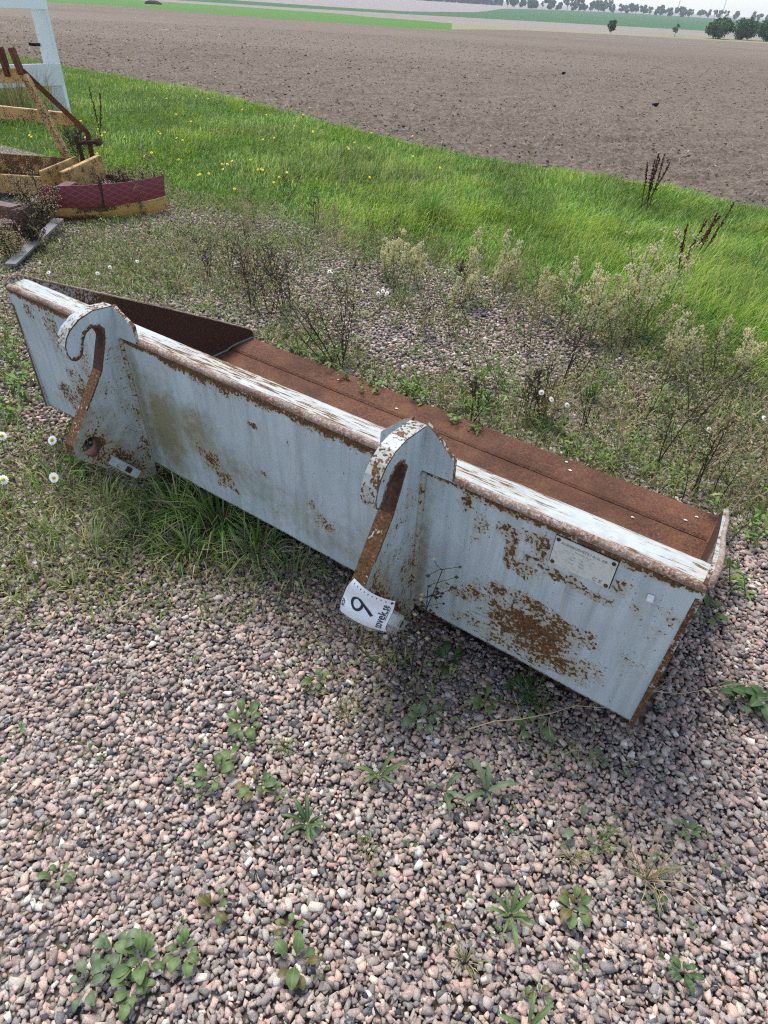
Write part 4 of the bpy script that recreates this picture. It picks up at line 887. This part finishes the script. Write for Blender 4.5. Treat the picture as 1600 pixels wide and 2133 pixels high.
# --- branching weeds
def dry_weed(x, y, h, label, group, seed, lean=None, dark=True, dens=1.0, name='dry_weed', headcol='stem_dark'):
    r_ = random.Random(seed); o = empty(name, (x, y, -.005)); tag(o, label, 'weed', group); st = MB(); hd = MB(); lf = LF()
    for s in range(r_.randint(2, 4) if dens < 2 else 8):
        d = Vector((r_.gauss(0, .22 if dens < 2 else .4), r_.gauss(0, .22), 1)) if lean is None else Vector(lean)+Vector((r_.gauss(0, .12), r_.gauss(0, .12), 0))
        hh = h*r_.uniform(.7, 1.05); pts, d1 = limb(r_, Vector((r_.gauss(0, .02), r_.gauss(0, .02), 0)), d, hh, .10, 6)
        st.tube(pts, .0032, .0014, 4, cap=False)
        for b in range(int(9*dens)):
            f = r_.uniform(.22, .98); i = min(5, int(f*6)); p = pts[i].lerp(pts[i+1], f*6-i)
            bd = Vector((r_.gauss(0, .8), r_.gauss(0, .8), .75)); bp_, d2 = limb(r_, p, bd, hh*(.36*(1.1-f)+.08)*r_.uniform(.6, 1.2), .16, 3, .05)
            st.tube(bp_, .0018, .0009, 3, cap=False)
            for c in range(3):
                q = bp_[r_.randint(1, 3)]; tp, _ = limb(r_, q, d2+rvec(r_)*.8, hh*.09*r_.uniform(.5, 1.4), .2, 2); st.tube(tp, .0011, .0008, 3, cap=False)
                octa(hd, tp[-1], r_.uniform(.0028, .0055))
            octa(hd, bp_[-1], r_.uniform(.003, .006))
        for b in range(6 if dens < 2 else 40):
            p = pts[r_.randint(0, 5)]+rvec(r_)*(0 if dens < 2 else .04); lf.leaf(p, rvec(r_, .3), r_.uniform(.015, .04), r_.uniform(.005, .012), jit(r_, L3(116, 124, 68) if r_.random() < .6 else L3(130, 112, 80)))
    st.build('stem', M['stem_dark'] if dark else M['stem_pale'], o); hd.build('seed_heads', M[headcol], o)['kind'] = 'stuff'; lf.build('foliage', o)['kind'] = 'stuff'
    return o
DRY = [(-0.79, 3.826, 0.42), (-0.915, 3.924, 0.38), (-0.72, 3.957, 0.42), (-1.258, 4.591, 0.3), (-1.347, 4.423, 0.28), (-0.267, 3.291, 0.48), (-0.286, 3.199, 0.44), (0.404, 2.654, 0.3), (0.737, 2.773, 0.3), (0.801, 2.726, 0.26), (0.667, 2.792, 0.26), (1.065, 2.442, 0.46), (1.27, 2.427, 0.42), (1.581, 2.582, 0.42), (0.449, 4.609, 0.2), (-0.569, 5.706, 0.28), (0.949, 3.144, 0.3), (-1.674, 4.949, 0.25), (1.339, 2.269, 0.42), (1.619, 2.335, 0.45), (-1.116, 6.3, 0.4), (-1.348, 5.673, 0.35), (-0.73, 5.67, 0.3), (0.164, 3.649, 0.2), (1.245, 2.78, 0.35), (-1.076, 4.237, 0.3)]
for k, (q, rk) in enumerate(zip(DRY, ranks(DRY))):
    dry_weed(*q, f'dry dark branching weed behind the bucket, {ORD[rk]} of its kind from the left', 'dry branching weeds behind the bucket', 500+k, dens=1.2 if k < 8 else 1.0, dark=(k < 8 or k % 2 == 0), headcol='stem_dark' if k % 3 else 'stem_pale')
dry_weed(-.34, 3.162, .62, 'tall dark weed leaning to the left behind the bucket lip', 'dry branching weeds behind the bucket', 560, lean=(-.75, .25, .8))
BUSH = [(-2.805, 5.205, 0.42), (-2.717, 4.733, 0.3), (-2.362, 6.053, 0.4), (-2.429, 5.874, 0.35), (-2.732, 4.51, 0.25), (-3.45, 7.327, 0.45)]
BL = ['dense dry brown bush in front of the red striped blade', 'dry brown bush at the end of the red brown frame', 'dry grey brown bush behind the right end of the striped blade', 'dry bush close beside the striped blade end', 'low dry weed beside the flat steel bar', 'leafy dark weed behind the yellow implement']
for k, (q, lb) in enumerate(zip(BUSH, BL)): dry_weed(*q, lb, 'dry bushes round the implement', 570+k, dens=2.6, headcol='stem_dark' if k % 2 else 'stem_pale', name='dry_bush')
# seed-headed stalk standing before the bucket
def seed_stalk(x, y, h, label, seed):
    r_ = random.Random(seed); o = empty('seed_stalk', (x, y, 0)); tag(o, label, 'weed'); st = MB(); hd = MB(); hp = MB()
    for s in range(2):
        pts, d = limb(r_, Vector((s*.03, 0, 0)), Vector((.04*s-.02, -.03, 1)), h*(1-.2*s), .07, 9); st.tube(pts, .0022, .0012, 5, cap=False)
        for b in range(20):
            i = r_.randint(3, 9); p = pts[i]; bp_, d2 = limb(r_, p, Vector((r_.choice([-1, 1])*r_.uniform(.4, 1), r_.uniform(-.7, .1), r_.uniform(.2, .8))), h*r_.uniform(.05, .15), .3, 4); st.tube(bp_, .0011, .0008, 3, cap=False)
            octa(hd if r_.random() < .8 else hp, bp_[-1], r_.uniform(.005, .008))
    st.build('stem', M['stem_dark'], o); hd.build('seed_heads', M['stem_dark'], o)['kind'] = 'stuff'; hp.build('pale_seed_heads', M['stem_pale'], o)['kind'] = 'stuff'
seed_stalk(.115, 1.18, .46, 'dry stalk with round seed heads standing against the bucket front', 590)
# fallen stems on the gravel
def fallen(name, a, b, mat, label, seed, r0):
    r_ = random.Random(seed); o = empty(name, (*a, .02)); tag(o, label, 'stem'); A = Vector((0, 0, 0)); B = Vector((b[0]-a[0], b[1]-a[1], 0)); st = MB()
    pts = [A.lerp(B, f)+Vector((r_.gauss(0, .008), r_.gauss(0, .008), .012+.03*math.sin(f*3)+r_.uniform(0, .012))) for f in np.linspace(0, 1, 12)]; st.tube(pts, r0, r0*.5, 5)
    st.build('stalk', mat, o); br = MB()
    for k in range(10):
        p = pts[r_.randint(2, 10)]; q, _ = limb(r_, p, Vector((r_.gauss(0, 1), r_.gauss(.5, .8), .5)), r_.uniform(.05, .2), .15, 3); br.tube(q, r0*.5, r0*.3, 4, cap=False)
    br.build('side_shoots', mat, o)['kind'] = 'stuff'
fallen('fallen_stalk', (-0.496, 1.576), (0.242, 0.97), M['stem_dark'], 'long dark fallen stem on the gravel left of the tag', 591, .0032)
fallen('fallen_straw', (0.256, 0.971), (1.155, 1.193), M['stem_pale'], 'long pale fallen straw on gravel below the bucket corner', 592, .0017)
# pale seeding stalks at the verge
def fleabane(x, y, h, label, seed):
    r_ = random.Random(seed); o = empty('fleabane', (x, y, -.005)); tag(o, label, 'weed', 'pale seeding stalks along the verge'); st = MB(); hd = MB(); lf = LF()
    for s in range(r_.randint(3, 5)):
        hh = h*r_.uniform(.7, 1.25); pts, d = limb(r_, Vector((r_.gauss(0, .03), r_.gauss(0, .03), 0)), Vector((r_.gauss(.1, .2), r_.gauss(0, .2), 1)), hh, .06, 7)
        st.tube(pts, .003, .0014, 4, cap=False)
        for b in range(16):
            f = r_.uniform(.35, 1); i = min(6, int(f*7)); p = pts[i].lerp(pts[i+1], min(1, f*7-i)); q, d2 = limb(r_, p, Vector((r_.gauss(0, .7), r_.gauss(0, .7), .9)), hh*(.20*(1.15-f)+.03), .15, 2); st.tube(q, .0013, .0008, 3, cap=False)
            for c in range(10):
                m = q[0].lerp(q[2], r_.uniform(.25, 1))+rvec(r_)*.014; octa(hd, m, r_.uniform(.003, .0068), 1.5)
            for c in range(3): lf.leaf(p+rvec(r_)*.006, rvec(r_, .4), r_.uniform(.012, .03), .004, jit(r_, L3(138, 142, 84)))
        for b in range(14): lf.leaf(pts[r_.randint(0, 4)], rvec(r_, .2), r_.uniform(.02, .04), .005, jit(r_, L3(124, 124, 72)))
    st.build('stem', M['stem_green'], o); hd.build('seed_heads', M['fluff'], o)['kind'] = 'stuff'; lf.build('foliage', o)['kind'] = 'stuff'
M['fluff'] = m_plain('cream_seed_fluff', lin(208, 200, 152), .9, .2)
FLE = [(-0.011, 4.544, 0.33), (0.121, 4.549, 0.22), (0.392, 4.145, 0.25), (0.515, 4.294, 0.36), (0.766, 4.383, 0.38), (0.902, 4.066, 0.28), (1.091, 3.757, 0.38), (1.193, 3.703, 0.36), (1.456, 3.923, 0.52), (1.548, 3.9, 0.62), (1.324, 3.793, 0.34), (1.538, 3.309, 0.3), (1.685, 3.301, 0.36), (1.88, 3.299, 0.32), (-0.094, 4.658, 0.2), (0.688, 4.555, 0.25), (1.634, 3.877, 0.34)]
for k, (q, rk) in enumerate(zip(FLE, ranks(FLE))):
    fleabane(*q, f'{"tall " if q[2] > .45 else "short " if q[2] < .26 else ""}cream seeding stalks between gravel and grass, {ORD[rk]} from the left', 600+k)
# leafy green weeds
def leafy(x, y, h, label, seed):
    r_ = random.Random(seed); o = empty('leafy_weed', (x, y, -.005)); tag(o, label, 'weed', 'green leafy weeds round the bucket'); st = MB(); lf = LF()
    for s in range(r_.randint(4, 7)):
        pts, d = limb(r_, Vector((r_.gauss(0, .03), r_.gauss(0, .03), 0)), Vector((r_.gauss(0, .5), r_.gauss(0, .5), 1)), h*r_.uniform(.5, 1.1), .12, 5); st.tube(pts, .0026, .0012, 4, cap=False)
        for b in range(11):
            c = jit(r_, L3(104, 136, 62) if r_.random() < .7 else L3(136, 146, 84)); lf.leaf(pts[r_.randint(0, 5)], rvec(r_, .25), r_.uniform(.025, .055), r_.uniform(.009, .02), c)
    st.build('stem', M['stem_green'], o); lf.build('foliage', o)['kind'] = 'stuff'
LEA = [(-0.34, 3.162, 0.16), (-0.208, 2.987, 0.12), (0.208, 2.814, 0.12), (0.576, 3.093, 0.18), (0.439, 2.82, 0.15), (1.05, 2.998, 0.12), (0.109, 2.951, 0.1), (-0.064, 2.902, 0.1), (1.433, 1.902, 0.28), (1.535, 1.984, 0.3), (0.834, 2.515, 0.1), (-1.075, 3.457, 0.12), (-0.579, 3.338, 0.08), (-1.531, 4.067, 0.14), (-2.093, 3.725, 0.1), (-1.815, 2.769, 0.16), (-2.057, 3.059, 0.22), (-1.692, 2.418, 0.15), (-1.859, 2.617, 0.2), (-1.359, 2.356, 0.1), (0.341, 2.581, 0.1), (1.4, 2.894, 0.14), (1.642, 2.876, 0.14), (-1.95, 2.9, .25), (-1.75, 2.6, .16), (-1.3, 2.1, .08), (1.3, 1.65, .14)]
for k, (q, rk) in enumerate(zip(LEA, ranks(LEA))): leafy(*q, f'green leafy weed close round the bucket, {ORD[rk]} of its kind from the left', 650+k)
# thin stalks and low greens filling the strip behind the bucket: nothing tells them apart
r_ = random.Random(91); k = 0
while k < 150:
    x, y = r_.uniform(-2.6, 2.6), r_.uniform(2.0, 6.2); t, p = to_bucket(x, y); rr = math.hypot(x, y)
    if p > -1.3 or rr > float(B0(math.degrees(math.atan2(x, y))))+.2 or not in_view(np.array([x]), np.array([y]), .85)[0]: continue
    if r_.random() > .35+.6*(x > .3)+.3*(x < -1): continue
    o = empty('dry_stalk', (x, y, -.005)); tag(o, 'thin dry stalk with small side shoots among the weeds behind the bucket', 'weed', 'thin dry stalks behind the bucket'); st = MB(); lf = LF(); h = r_.uniform(.12, .38)
    for s_ in range(r_.randint(1, 3)):
        pts, d = limb(r_, Vector((r_.gauss(0, .02), r_.gauss(0, .02), 0)), Vector((r_.gauss(0, .35), r_.gauss(0, .35), 1)), h*r_.uniform(.6, 1), .12, 5); st.tube(pts, .0024, .001, 4, cap=False)
        for b in range(10):
            q, d2 = limb(r_, pts[r_.randint(1, 5)], Vector((r_.gauss(0, .8), r_.gauss(0, .8), .6)), h*r_.uniform(.08, .3), .25, 3); st.tube(q, .0013, .0007, 3, cap=False)
            for c in range(5): lf.leaf(q[r_.randint(1, 3)], rvec(r_, .2), r_.uniform(.006, .018), r_.uniform(.003, .007), jit(r_, [L3(120, 112, 74), L3(150, 136, 100), L3(112, 124, 66), L3(96, 80, 62)][k % 4]))
    st.build('stem', M['stem_dark'] if k % 3 == 0 else M['stem_pale'] if k % 3 == 1 else M['stem_green'], o)['kind'] = 'stuff'; lf.build('foliage', o)['kind'] = 'stuff'; k += 1
k = 0
while k < 160:
    x, y = r_.uniform(-2.8, 2.6), r_.uniform(1.9, 6.4); t, p = to_bucket(x, y); rr = math.hypot(x, y)
    if p > -1.37 or rr > float(B0(math.degrees(math.atan2(x, y))))+.1 or not in_view(np.array([x]), np.array([y]), .85)[0]: continue
    if r_.random() > .3+.5*(p > -1.6)+.3*(x > 1): continue
    o = empty('low_weed', (x, y, -.005)); tag(o, 'low green weed cushion on the gravel behind the bucket', 'weed', 'low green weeds behind the bucket'); lf = LF()
    for b in range(r_.randint(30, 80)):
        q = Vector((r_.gauss(0, .055), r_.gauss(0, .055), abs(r_.gauss(0, .03)))); lf.leaf(q, rvec(r_, .5), r_.uniform(.012, .035), r_.uniform(.005, .014), jit(r_, [L3(112, 140, 66), L3(136, 150, 82), L3(96, 124, 58)][b % 3]))
    lf.build('foliage', o)['kind'] = 'stuff'; k += 1
# dark feathery plant under the bucket
r_ = random.Random(3); o = empty('feathery_plant', (.475, 1.105, 0)); tag(o, 'dark green feathery plant in the shade below the bucket front', 'plant'); lf = LF(); st = MB()
for s in range(16):
    pts, d = limb(r_, Vector((0, 0, 0)), Vector((r_.gauss(0, .8), r_.gauss(0, .8), .6)), .09, .15, 5); st.tube(pts, .0012, .0008, 3, cap=False)
    for b in range(26): lf.leaf(pts[r_.randint(1, 5)], rvec(r_, .2), r_.uniform(.008, .016), .002, jit(r_, L3(52, 96, 40)))
st.build('stem', M['stem_green'], o); lf.build('foliage', o)['kind'] = 'stuff'
# docks with rusty seed spikes
def dock(x, y, h, ns, label, seed):
    r_ = random.Random(seed); o = empty('dock', (x, y, 0)); tag(o, label, 'weed', 'docks with rusty seed spikes'); st = MB(); hd = MB()
    for s in range(ns):
        pts, d = limb(r_, Vector((r_.gauss(0, .03), r_.gauss(0, .03), 0)), Vector((r_.gauss(0, .28), r_.gauss(0, .15), 1)), h*r_.uniform(.7, 1.05), .05, 7); st.tube(pts, .005, .002, 5, cap=False)
        for b in range(110):
            f = r_.uniform(.35, 1); i = min(6, int(f*7)); p = pts[i].lerp(pts[i+1], min(1, f*7-i)); octa(hd, p+rvec(r_)*r_.uniform(.004, .024)*(1.2-f*.8), r_.uniform(.004, .008))
    st.build('stem', M['stem_dark'], o); hd.build('seed_spike', M['dockseed'], o)['kind'] = 'stuff'
M['dockseed'] = m_plain('dock_seed', lin(84, 46, 34), .9, .3)
for k, (q, lb) in enumerate(zip([(2.528, 7.234, 0.5, 6), (2.14, 5.045, 0.55, 2), (2.438, 5.481, 0.5, 3), (-3.763, 8.631, 0.75, 2)], ['dark dock with many spikes at the field edge', 'rusty dock spike in the grass, the nearer of two', 'rusty dock spikes in grass right of the nearest spike', 'tall dark dock by the foot of the white fence post'])): dock(*q, lb, 700+k)
# daisies
def ring(mb, p, nrm, r0, r1, n, tilt, w):
    nrm = nrm.normalized(); a = nrm.cross(Vector((.2, .9, .1))).normalized(); b = nrm.cross(a)
    for k in range(n):
        t = 2*math.pi*k/n; d = a*math.cos(t)+b*math.sin(t); s = nrm.cross(d); q = d*math.cos(tilt)-nrm*math.sin(tilt)
        mb.add([p+d*r0-s*w*.3, p+d*r0+s*w*.3, p+q*(r0+r1)*.6+s*w*.5, p+q*r1+s*w*.2, p+q*r1-s*w*.2, p+q*(r0+r1)*.6-s*w*.5], [(0, 1, 2, 5), (5, 2, 3, 4)])
def dome(mb, p, nrm, r, h):
    nrm = nrm.normalized(); a = nrm.cross(Vector((.2, .9, .1))).normalized(); b = nrm.cross(a); V = []; n = 8
    for rr, hh in ((1, 0), (.8, .6), (.4, .92)):
        V += [p+(a*math.cos(2*math.pi*k/n)+b*math.sin(2*math.pi*k/n))*r*rr+nrm*h*hh for k in range(n)]
    V.append(p+nrm*h); mb.add(V, [(j*n+k, j*n+(k+1) % n, (j+1)*n+(k+1) % n, (j+1)*n+k) for j in range(2) for k in range(n)]+[(2*n+k, 2*n+(k+1) % n, 3*n) for k in range(n)])
def daisy(x, y, h, label, seed, face, rad=.017):
    r_ = random.Random(seed); o = empty('daisy', (x, y, 0)); tag(o, label, 'flower', 'white daisies'); st = MB(); lf = LF()
    pts, d = limb(r_, Vector((0, 0, 0)), Vector((r_.gauss(0, .15), r_.gauss(0, .15), 1)), h, .06, 5); st.tube(pts, .0016, .0012, 4, cap=False); top = pts[-1]
    for b in range(18): lf.leaf(pts[r_.randint(0, 3)], rvec(r_, .4), r_.uniform(.015, .035), .0025, jit(r_, L3(100, 128, 66)))
    st.build('stem', M['stem_green'], o); lf.build('foliage', o)['kind'] = 'stuff'; fl = MB(); dome(fl, top, face, rad*.42, rad*.32); fo = fl.build('flower_head', M['yolk'], o, smooth=True)
    pt = MB(); ring(pt, top, face, rad*.38, rad, 15, r_.uniform(.0, .35), rad*.36); pt.build('petals', M['petal'], fo)
DAI = [(-1.235, 1.90, .13, 'white daisy with yellow centre right before the far hook'), (-1.47, 1.86, .10, 'white daisy at the left edge below the bucket'), (-1.36, 2.13, .12, 'white daisy seen edge-on left of the far hook'), (-1.62, 2.15, .1, 'small white daisy at the left edge beside the bucket end'),
       (-0.084, 3.983, .14, 'middle daisy of the white trio behind the bucket'), (-0.035, 3.96, .14, 'right daisy of the white trio behind the bucket'), (-0.125, 3.96, .13, 'left daisy of the white trio behind the bucket'), (-0.473, 4.255, .14, 'lone white daisy left of the white trio'), (-2.251, 4.026, .1, 'white daisy beside the flat steel bar'), (-1.978, 4.075, .1, 'left daisy of the white pair behind the bucket end'), (-1.9, 4.171, .12, 'right daisy of the white pair behind the bucket end'), (-1.80, 4.25, .13, 'ragged white daisy right of the white pair behind the bucket end'), (0.715, 2.626, .18, 'daisy in the brown bush behind the nearer hook, on the left'), (0.822, 2.639, .15, 'daisy in the brown bush behind the nearer hook, on the right'), (0.76, 2.70, .2, 'topmost daisy in the brown bush behind the nearer hook'), (1.417, 2.502, .16, 'small daisy behind the right bucket end'), (1.7, 2.534, .2, 'small daisy at the right edge behind the bucket'), (2.5, 4.25, .16, 'white daisy at the right edge of the grass')]
for k, (x, y, h, lb) in enumerate(DAI):
    rr = random.Random(800+k); daisy(x, y, h, lb, 800+k, Vector((rr.gauss(.15, .25), -.75+rr.gauss(0, .3), .8)), .020 if k < 4 else .0135)
# yellow flowers in the verge: nothing tells them apart
r_ = random.Random(31); k = 0
YC = [(-15, 9.0, 5, 1.6), (-20, 8.2, 3, 1.0), (-10, 8.6, 6, 1.2), (-27, 8.5, 2.5, .8), (-4, 8.8, 5, 1.2), (-13, 7.2, 4, .5)]
while k < 62:
    a0, r0, sa_, sr = r_.choice(YC); a = R(r_.gauss(a0, sa_)); rr = r_.gauss(r0, sr)
    if rr < float(B0(np.degrees(a)))-.2 or rr > float(B1(np.degrees(a))) or a > R(4): continue
    o = empty('yellow_flower', (rr*math.sin(a), rr*math.cos(a), 0)); tag(o, 'small yellow hawkbit flower standing in the green verge', 'flower', 'yellow flowers in the verge')
    h = r_.uniform(.13, .22); st = MB(); st.tube([(0, 0, 0), (.01, 0, h*.5), (.005, -.01, h)], .0016, .0014, 4, cap=False); st.build('stem', M['stem_green'], o)
    fl = MB(); f_ = Vector((r_.gauss(0, .3), -.5, .9)); dome(fl, Vector((.005, -.01, h)), f_, .006, .004); ring(fl, Vector((.005, -.01, h)), f_, .004, .0135, 12, .1, .006); fl.build('flower_head', M['yellow_petal'], o); k += 1

# ------------------------------------------------------------------ far things
def tree(name, x, y, h, w, label, group, seed, nl, col, trunk=.18, shape=1.0, ls=.1):
    r_ = np.random.default_rng(seed); z0 = float(zter(math.hypot(x, y))); o = empty(name, (x, y, z0)); tag(o, label, 'tree' if h > 5 else 'bush', group)
    tb = MB(); tb.tube([(0, 0, -.2), (w*.01, 0, h*.25), (0, w*.01, h*.6)], h*.028, h*.012, 7)
    for k in range(5):
        a = r_.uniform(0, 6.28); zz = h*r_.uniform(.2, .45); tb.tube([(0, 0, zz), (math.cos(a)*w*.2, math.sin(a)*w*.2, zz+h*.2)], h*.012, h*.005, 5)
    tb.build('trunk', M['bark'], o)
    ncl = max(7, nl//60); C = r_.normal(size=(ncl, 3)); C /= np.linalg.norm(C, axis=1)[:, None]; C *= r_.random((ncl, 1))**.4*np.array([w*.40, w*.40, h*(1-trunk)*.40]); C[:, 2] += h*(trunk+(1-trunk)*.5)
    C[:, :2] *= (1-.45*np.clip((C[:, 2:3]/h-.55)/.45, 0, 1)*shape)
    cs = r_.uniform(.16, .30, ncl)*w*.62; pk = r_.integers(0, ncl, nl); d = r_.normal(size=(nl, 3)); d /= np.linalg.norm(d, axis=1)[:, None]
    P = C[pk]+d*(cs[pk]*r_.random(nl)**.35)[:, None]; P[:, 2] = np.clip(P[:, 2], h*trunk*.35, h*1.0)
    u = r_.normal(size=(nl, 3)); u /= np.linalg.norm(u, axis=1)[:, None]; v = np.cross(u, r_.normal(size=(nl, 3))); v /= np.linalg.norm(v, axis=1)[:, None]
    s = (ls*w*r_.uniform(.6, 1.3, nl))[:, None]; V = np.stack([P-u*s*.5, P+v*s*.4, P+u*s*.5, P-v*s*.4], 1).reshape(-1, 3); b = (np.arange(nl)*4)[:, None, None]
    T = (np.array([[0, 1, 2], [0, 2, 3]])[None]+b).reshape(-1, 3); cl_ = np.array(lin(*col)[:3])*r_.uniform(.75, 1.25, (ncl, 1))[pk]*r_.uniform(.8, 1.2, (nl, 1))
    link('crown', fast('crown', V, T, np.repeat(cl_, 4, 0)), M['tree'], o)
def polar(azd, r): return r*math.sin(R(azd)), r*math.cos(R(azd))
tree('bush', 73.1, 299.2, 4.5, 4.3, 'dark rounded lone bush on the field boundary', None, 900, 1500, (84, 104, 76), .05, .6)
tree('bush', 126.6, 391.2, 5.1, 4.2, 'thin pale lone small tree on the field boundary', None, 901, 700, (110, 122, 84), .2, .5)
for k, (x, y, h, w, lb) in enumerate([(150.2, 397.7, 7.9, 10, 'leftmost big tree of the cluster at the right edge'), (166.1, 407.6, 8.5, 10.1, 'middle big tree of the cluster at the right edge'), (179.5, 408, 8.7, 10.8, 'rightmost big tree of the cluster at the right edge'), (188, 418, 7.5, 9, 'big tree half cut off by the right picture edge')]):
    tree('broadleaf_tree', x, y, h*1.05, w*1.35, lb, 'tree cluster at the right edge', 910+k, 3600, (82, 106, 68), .0, .3, .075)
HZ = [(1058, 9, 13), (1072, 16, 12), (1088, 14, 13), (1104, 16, 13), (1118, 14, 12), (1131, 6, 12), (1144, 18, 16), (1160, 14, 12), (1182, 15, 22), (1194, 12, 13), (1206, 16, 20), (1217, 10, 12), (1231, 12, 16), (1247, 18, 16), (1258, 12, 16), (1272, 16, 15), (1292, 10, 14), (1306, 14, 16), (1323, 14, 13), (1338, 12, 13), (1352, 8, 12), (1367, 12, 12), (1377, 12, 13), (1393, 12, 12), (1414, 16, 14), (1427, 14, 13), (1439, 6, 10), (1457, 12, 13), (1472, 8, 12), (1485, 8, 12), (1496, 9, 13), (1508, 7, 14), (1527, 14, 13), (1560, 11, 16), (1572, 9, 12), (1592, 12, 13)]
ax = [1050, 1300, 1590]; aa = [6.1, 14.35, 23.3]; ar = [1400, 1850, 2080]
for k, (px, w, h) in enumerate(HZ):
    az_t = float(np.interp(px, ax, aa)); rr = float(np.interp(px, ax, ar)); m_ = rr*.000635
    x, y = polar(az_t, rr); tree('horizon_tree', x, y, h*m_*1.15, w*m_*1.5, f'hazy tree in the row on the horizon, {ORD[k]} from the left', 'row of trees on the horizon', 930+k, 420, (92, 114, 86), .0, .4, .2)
# far wood reading as one mass
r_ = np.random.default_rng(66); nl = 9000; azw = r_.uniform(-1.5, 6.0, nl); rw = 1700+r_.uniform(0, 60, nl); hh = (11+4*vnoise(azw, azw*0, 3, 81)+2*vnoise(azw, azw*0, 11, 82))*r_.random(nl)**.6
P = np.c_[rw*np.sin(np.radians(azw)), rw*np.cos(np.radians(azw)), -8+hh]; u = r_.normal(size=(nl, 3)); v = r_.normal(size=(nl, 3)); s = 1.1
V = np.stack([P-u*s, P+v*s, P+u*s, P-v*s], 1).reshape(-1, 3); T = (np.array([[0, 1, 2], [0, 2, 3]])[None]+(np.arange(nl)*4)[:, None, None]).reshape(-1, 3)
tag(link('far_wood', fast('far_wood', V, T, np.repeat(np.array(lin(92, 106, 104)[:3])*r_.uniform(.8, 1.2, (nl, 1)), 4, 0)), M['tree']), 'blue grey wood on the horizon', 'wood', kind='stuff')  # the blue grey of distance haze is put into the leaf colour
# wind turbines far beyond
M['turbine'] = m_plain('turbine_white', lin(206, 214, 220), .6, .02)
for k, (azd, lb, ph) in enumerate([(17.68, 'left one of two far wind turbines above the horizon trees', .3), (20.5, 'right one of two far wind turbines above the horizon trees', 1.2)]):
    x, y = polar(azd, 4200); o = empty('wind_turbine', (x, y, -8)); tag(o, lb, 'wind turbine', 'far wind turbines')
    mb = MB(); mb.tube([(0, 0, 0), (0, 0, 100)], 2.6, 1.4, 12); mb.build('tower', M['turbine'], o, smooth=True)
    mb = MB(); mb.beam((0, -6, 102), (0, 5, 102), 3.6, 3.8); mb.build('nacelle', M['turbine'], o, bevel=.5)
    for b in range(3):
        a = ph+b*2.0944; d = Vector((math.sin(a), 0, math.cos(a))); mb = MB(); c = Vector((0, -7, 102)); mb.beam(c+d*1.5, c+d*14, 2.6, .8, (0, 1, 0)); mb.beam(c+d*13.9, c+d*44, 1.5, .4, (0, 1, 0)); mb.build('blade', M['turbine'], o)
# heap on the far green strip, dark lumps on the soil
mb = MB(); r_ = random.Random(8); n = 22
for j in range(6):
    f = j/5; mb.add([(7.5*math.cos(2*math.pi*i/n)*math.cos(f*1.5)*(1+.15*r_.random()), 4*math.sin(2*math.pi*i/n)*math.cos(f*1.5), 1.9*math.sin(f*1.57)*(.8+.4*r_.random())-.1) for i in range(n)], [])
mb.f = [(j*n+i, j*n+(i+1) % n, (j+1)*n+(i+1) % n, (j+1)*n+i) for j in range(5) for i in range(n)]+[tuple(5*n+i for i in range(n))]; mb.mi = [0]*len(mb.f)
hp = mb.build('heap', M['stem_dark'], None); hp.scale = (.5, .5, .65); hp.location = (-113.7, 345.7, float(zter(364))); tag(hp, 'low dark heap lying on the far green field', 'heap')
for (x, y, s, lb) in [(5.51, 17.03, .11, 'black lump on the ploughed soil, the nearer and larger'), (5.23, 26.7, .14, 'black lump further out on the ploughed soil')]:
    v, t = rock_shapes(1, 12, int(x*100))[0]; lo_ = link('dark_lump', fast('dark_lump', v*s*.55, t), M['black']); lo_.location = (x, y, float(zter(math.hypot(x, y)))+s*.3); tag(lo_, lb, 'lump')

# ------------------------------------------------------------------ air
g = NT('haze_air'); g.t.nodes.remove(g.p); vol = g.node('ShaderNodeVolumePrincipled'); vol.inputs['Color'].default_value = (.88, .94, 1, 1); vol.inputs['Density'].default_value = HAZE; vol.inputs['Anisotropy'].default_value = .2
g.t.links.new(vol.outputs[0], g.out.inputs['Volume'])
mb = MB(); mb.box((-6800, -60, -9.5), (6800, 6800, 175)); hz = mb.build('haze', g.m); tag(hz, 'thin pale haze over the fields', 'haze', kind='stuff')
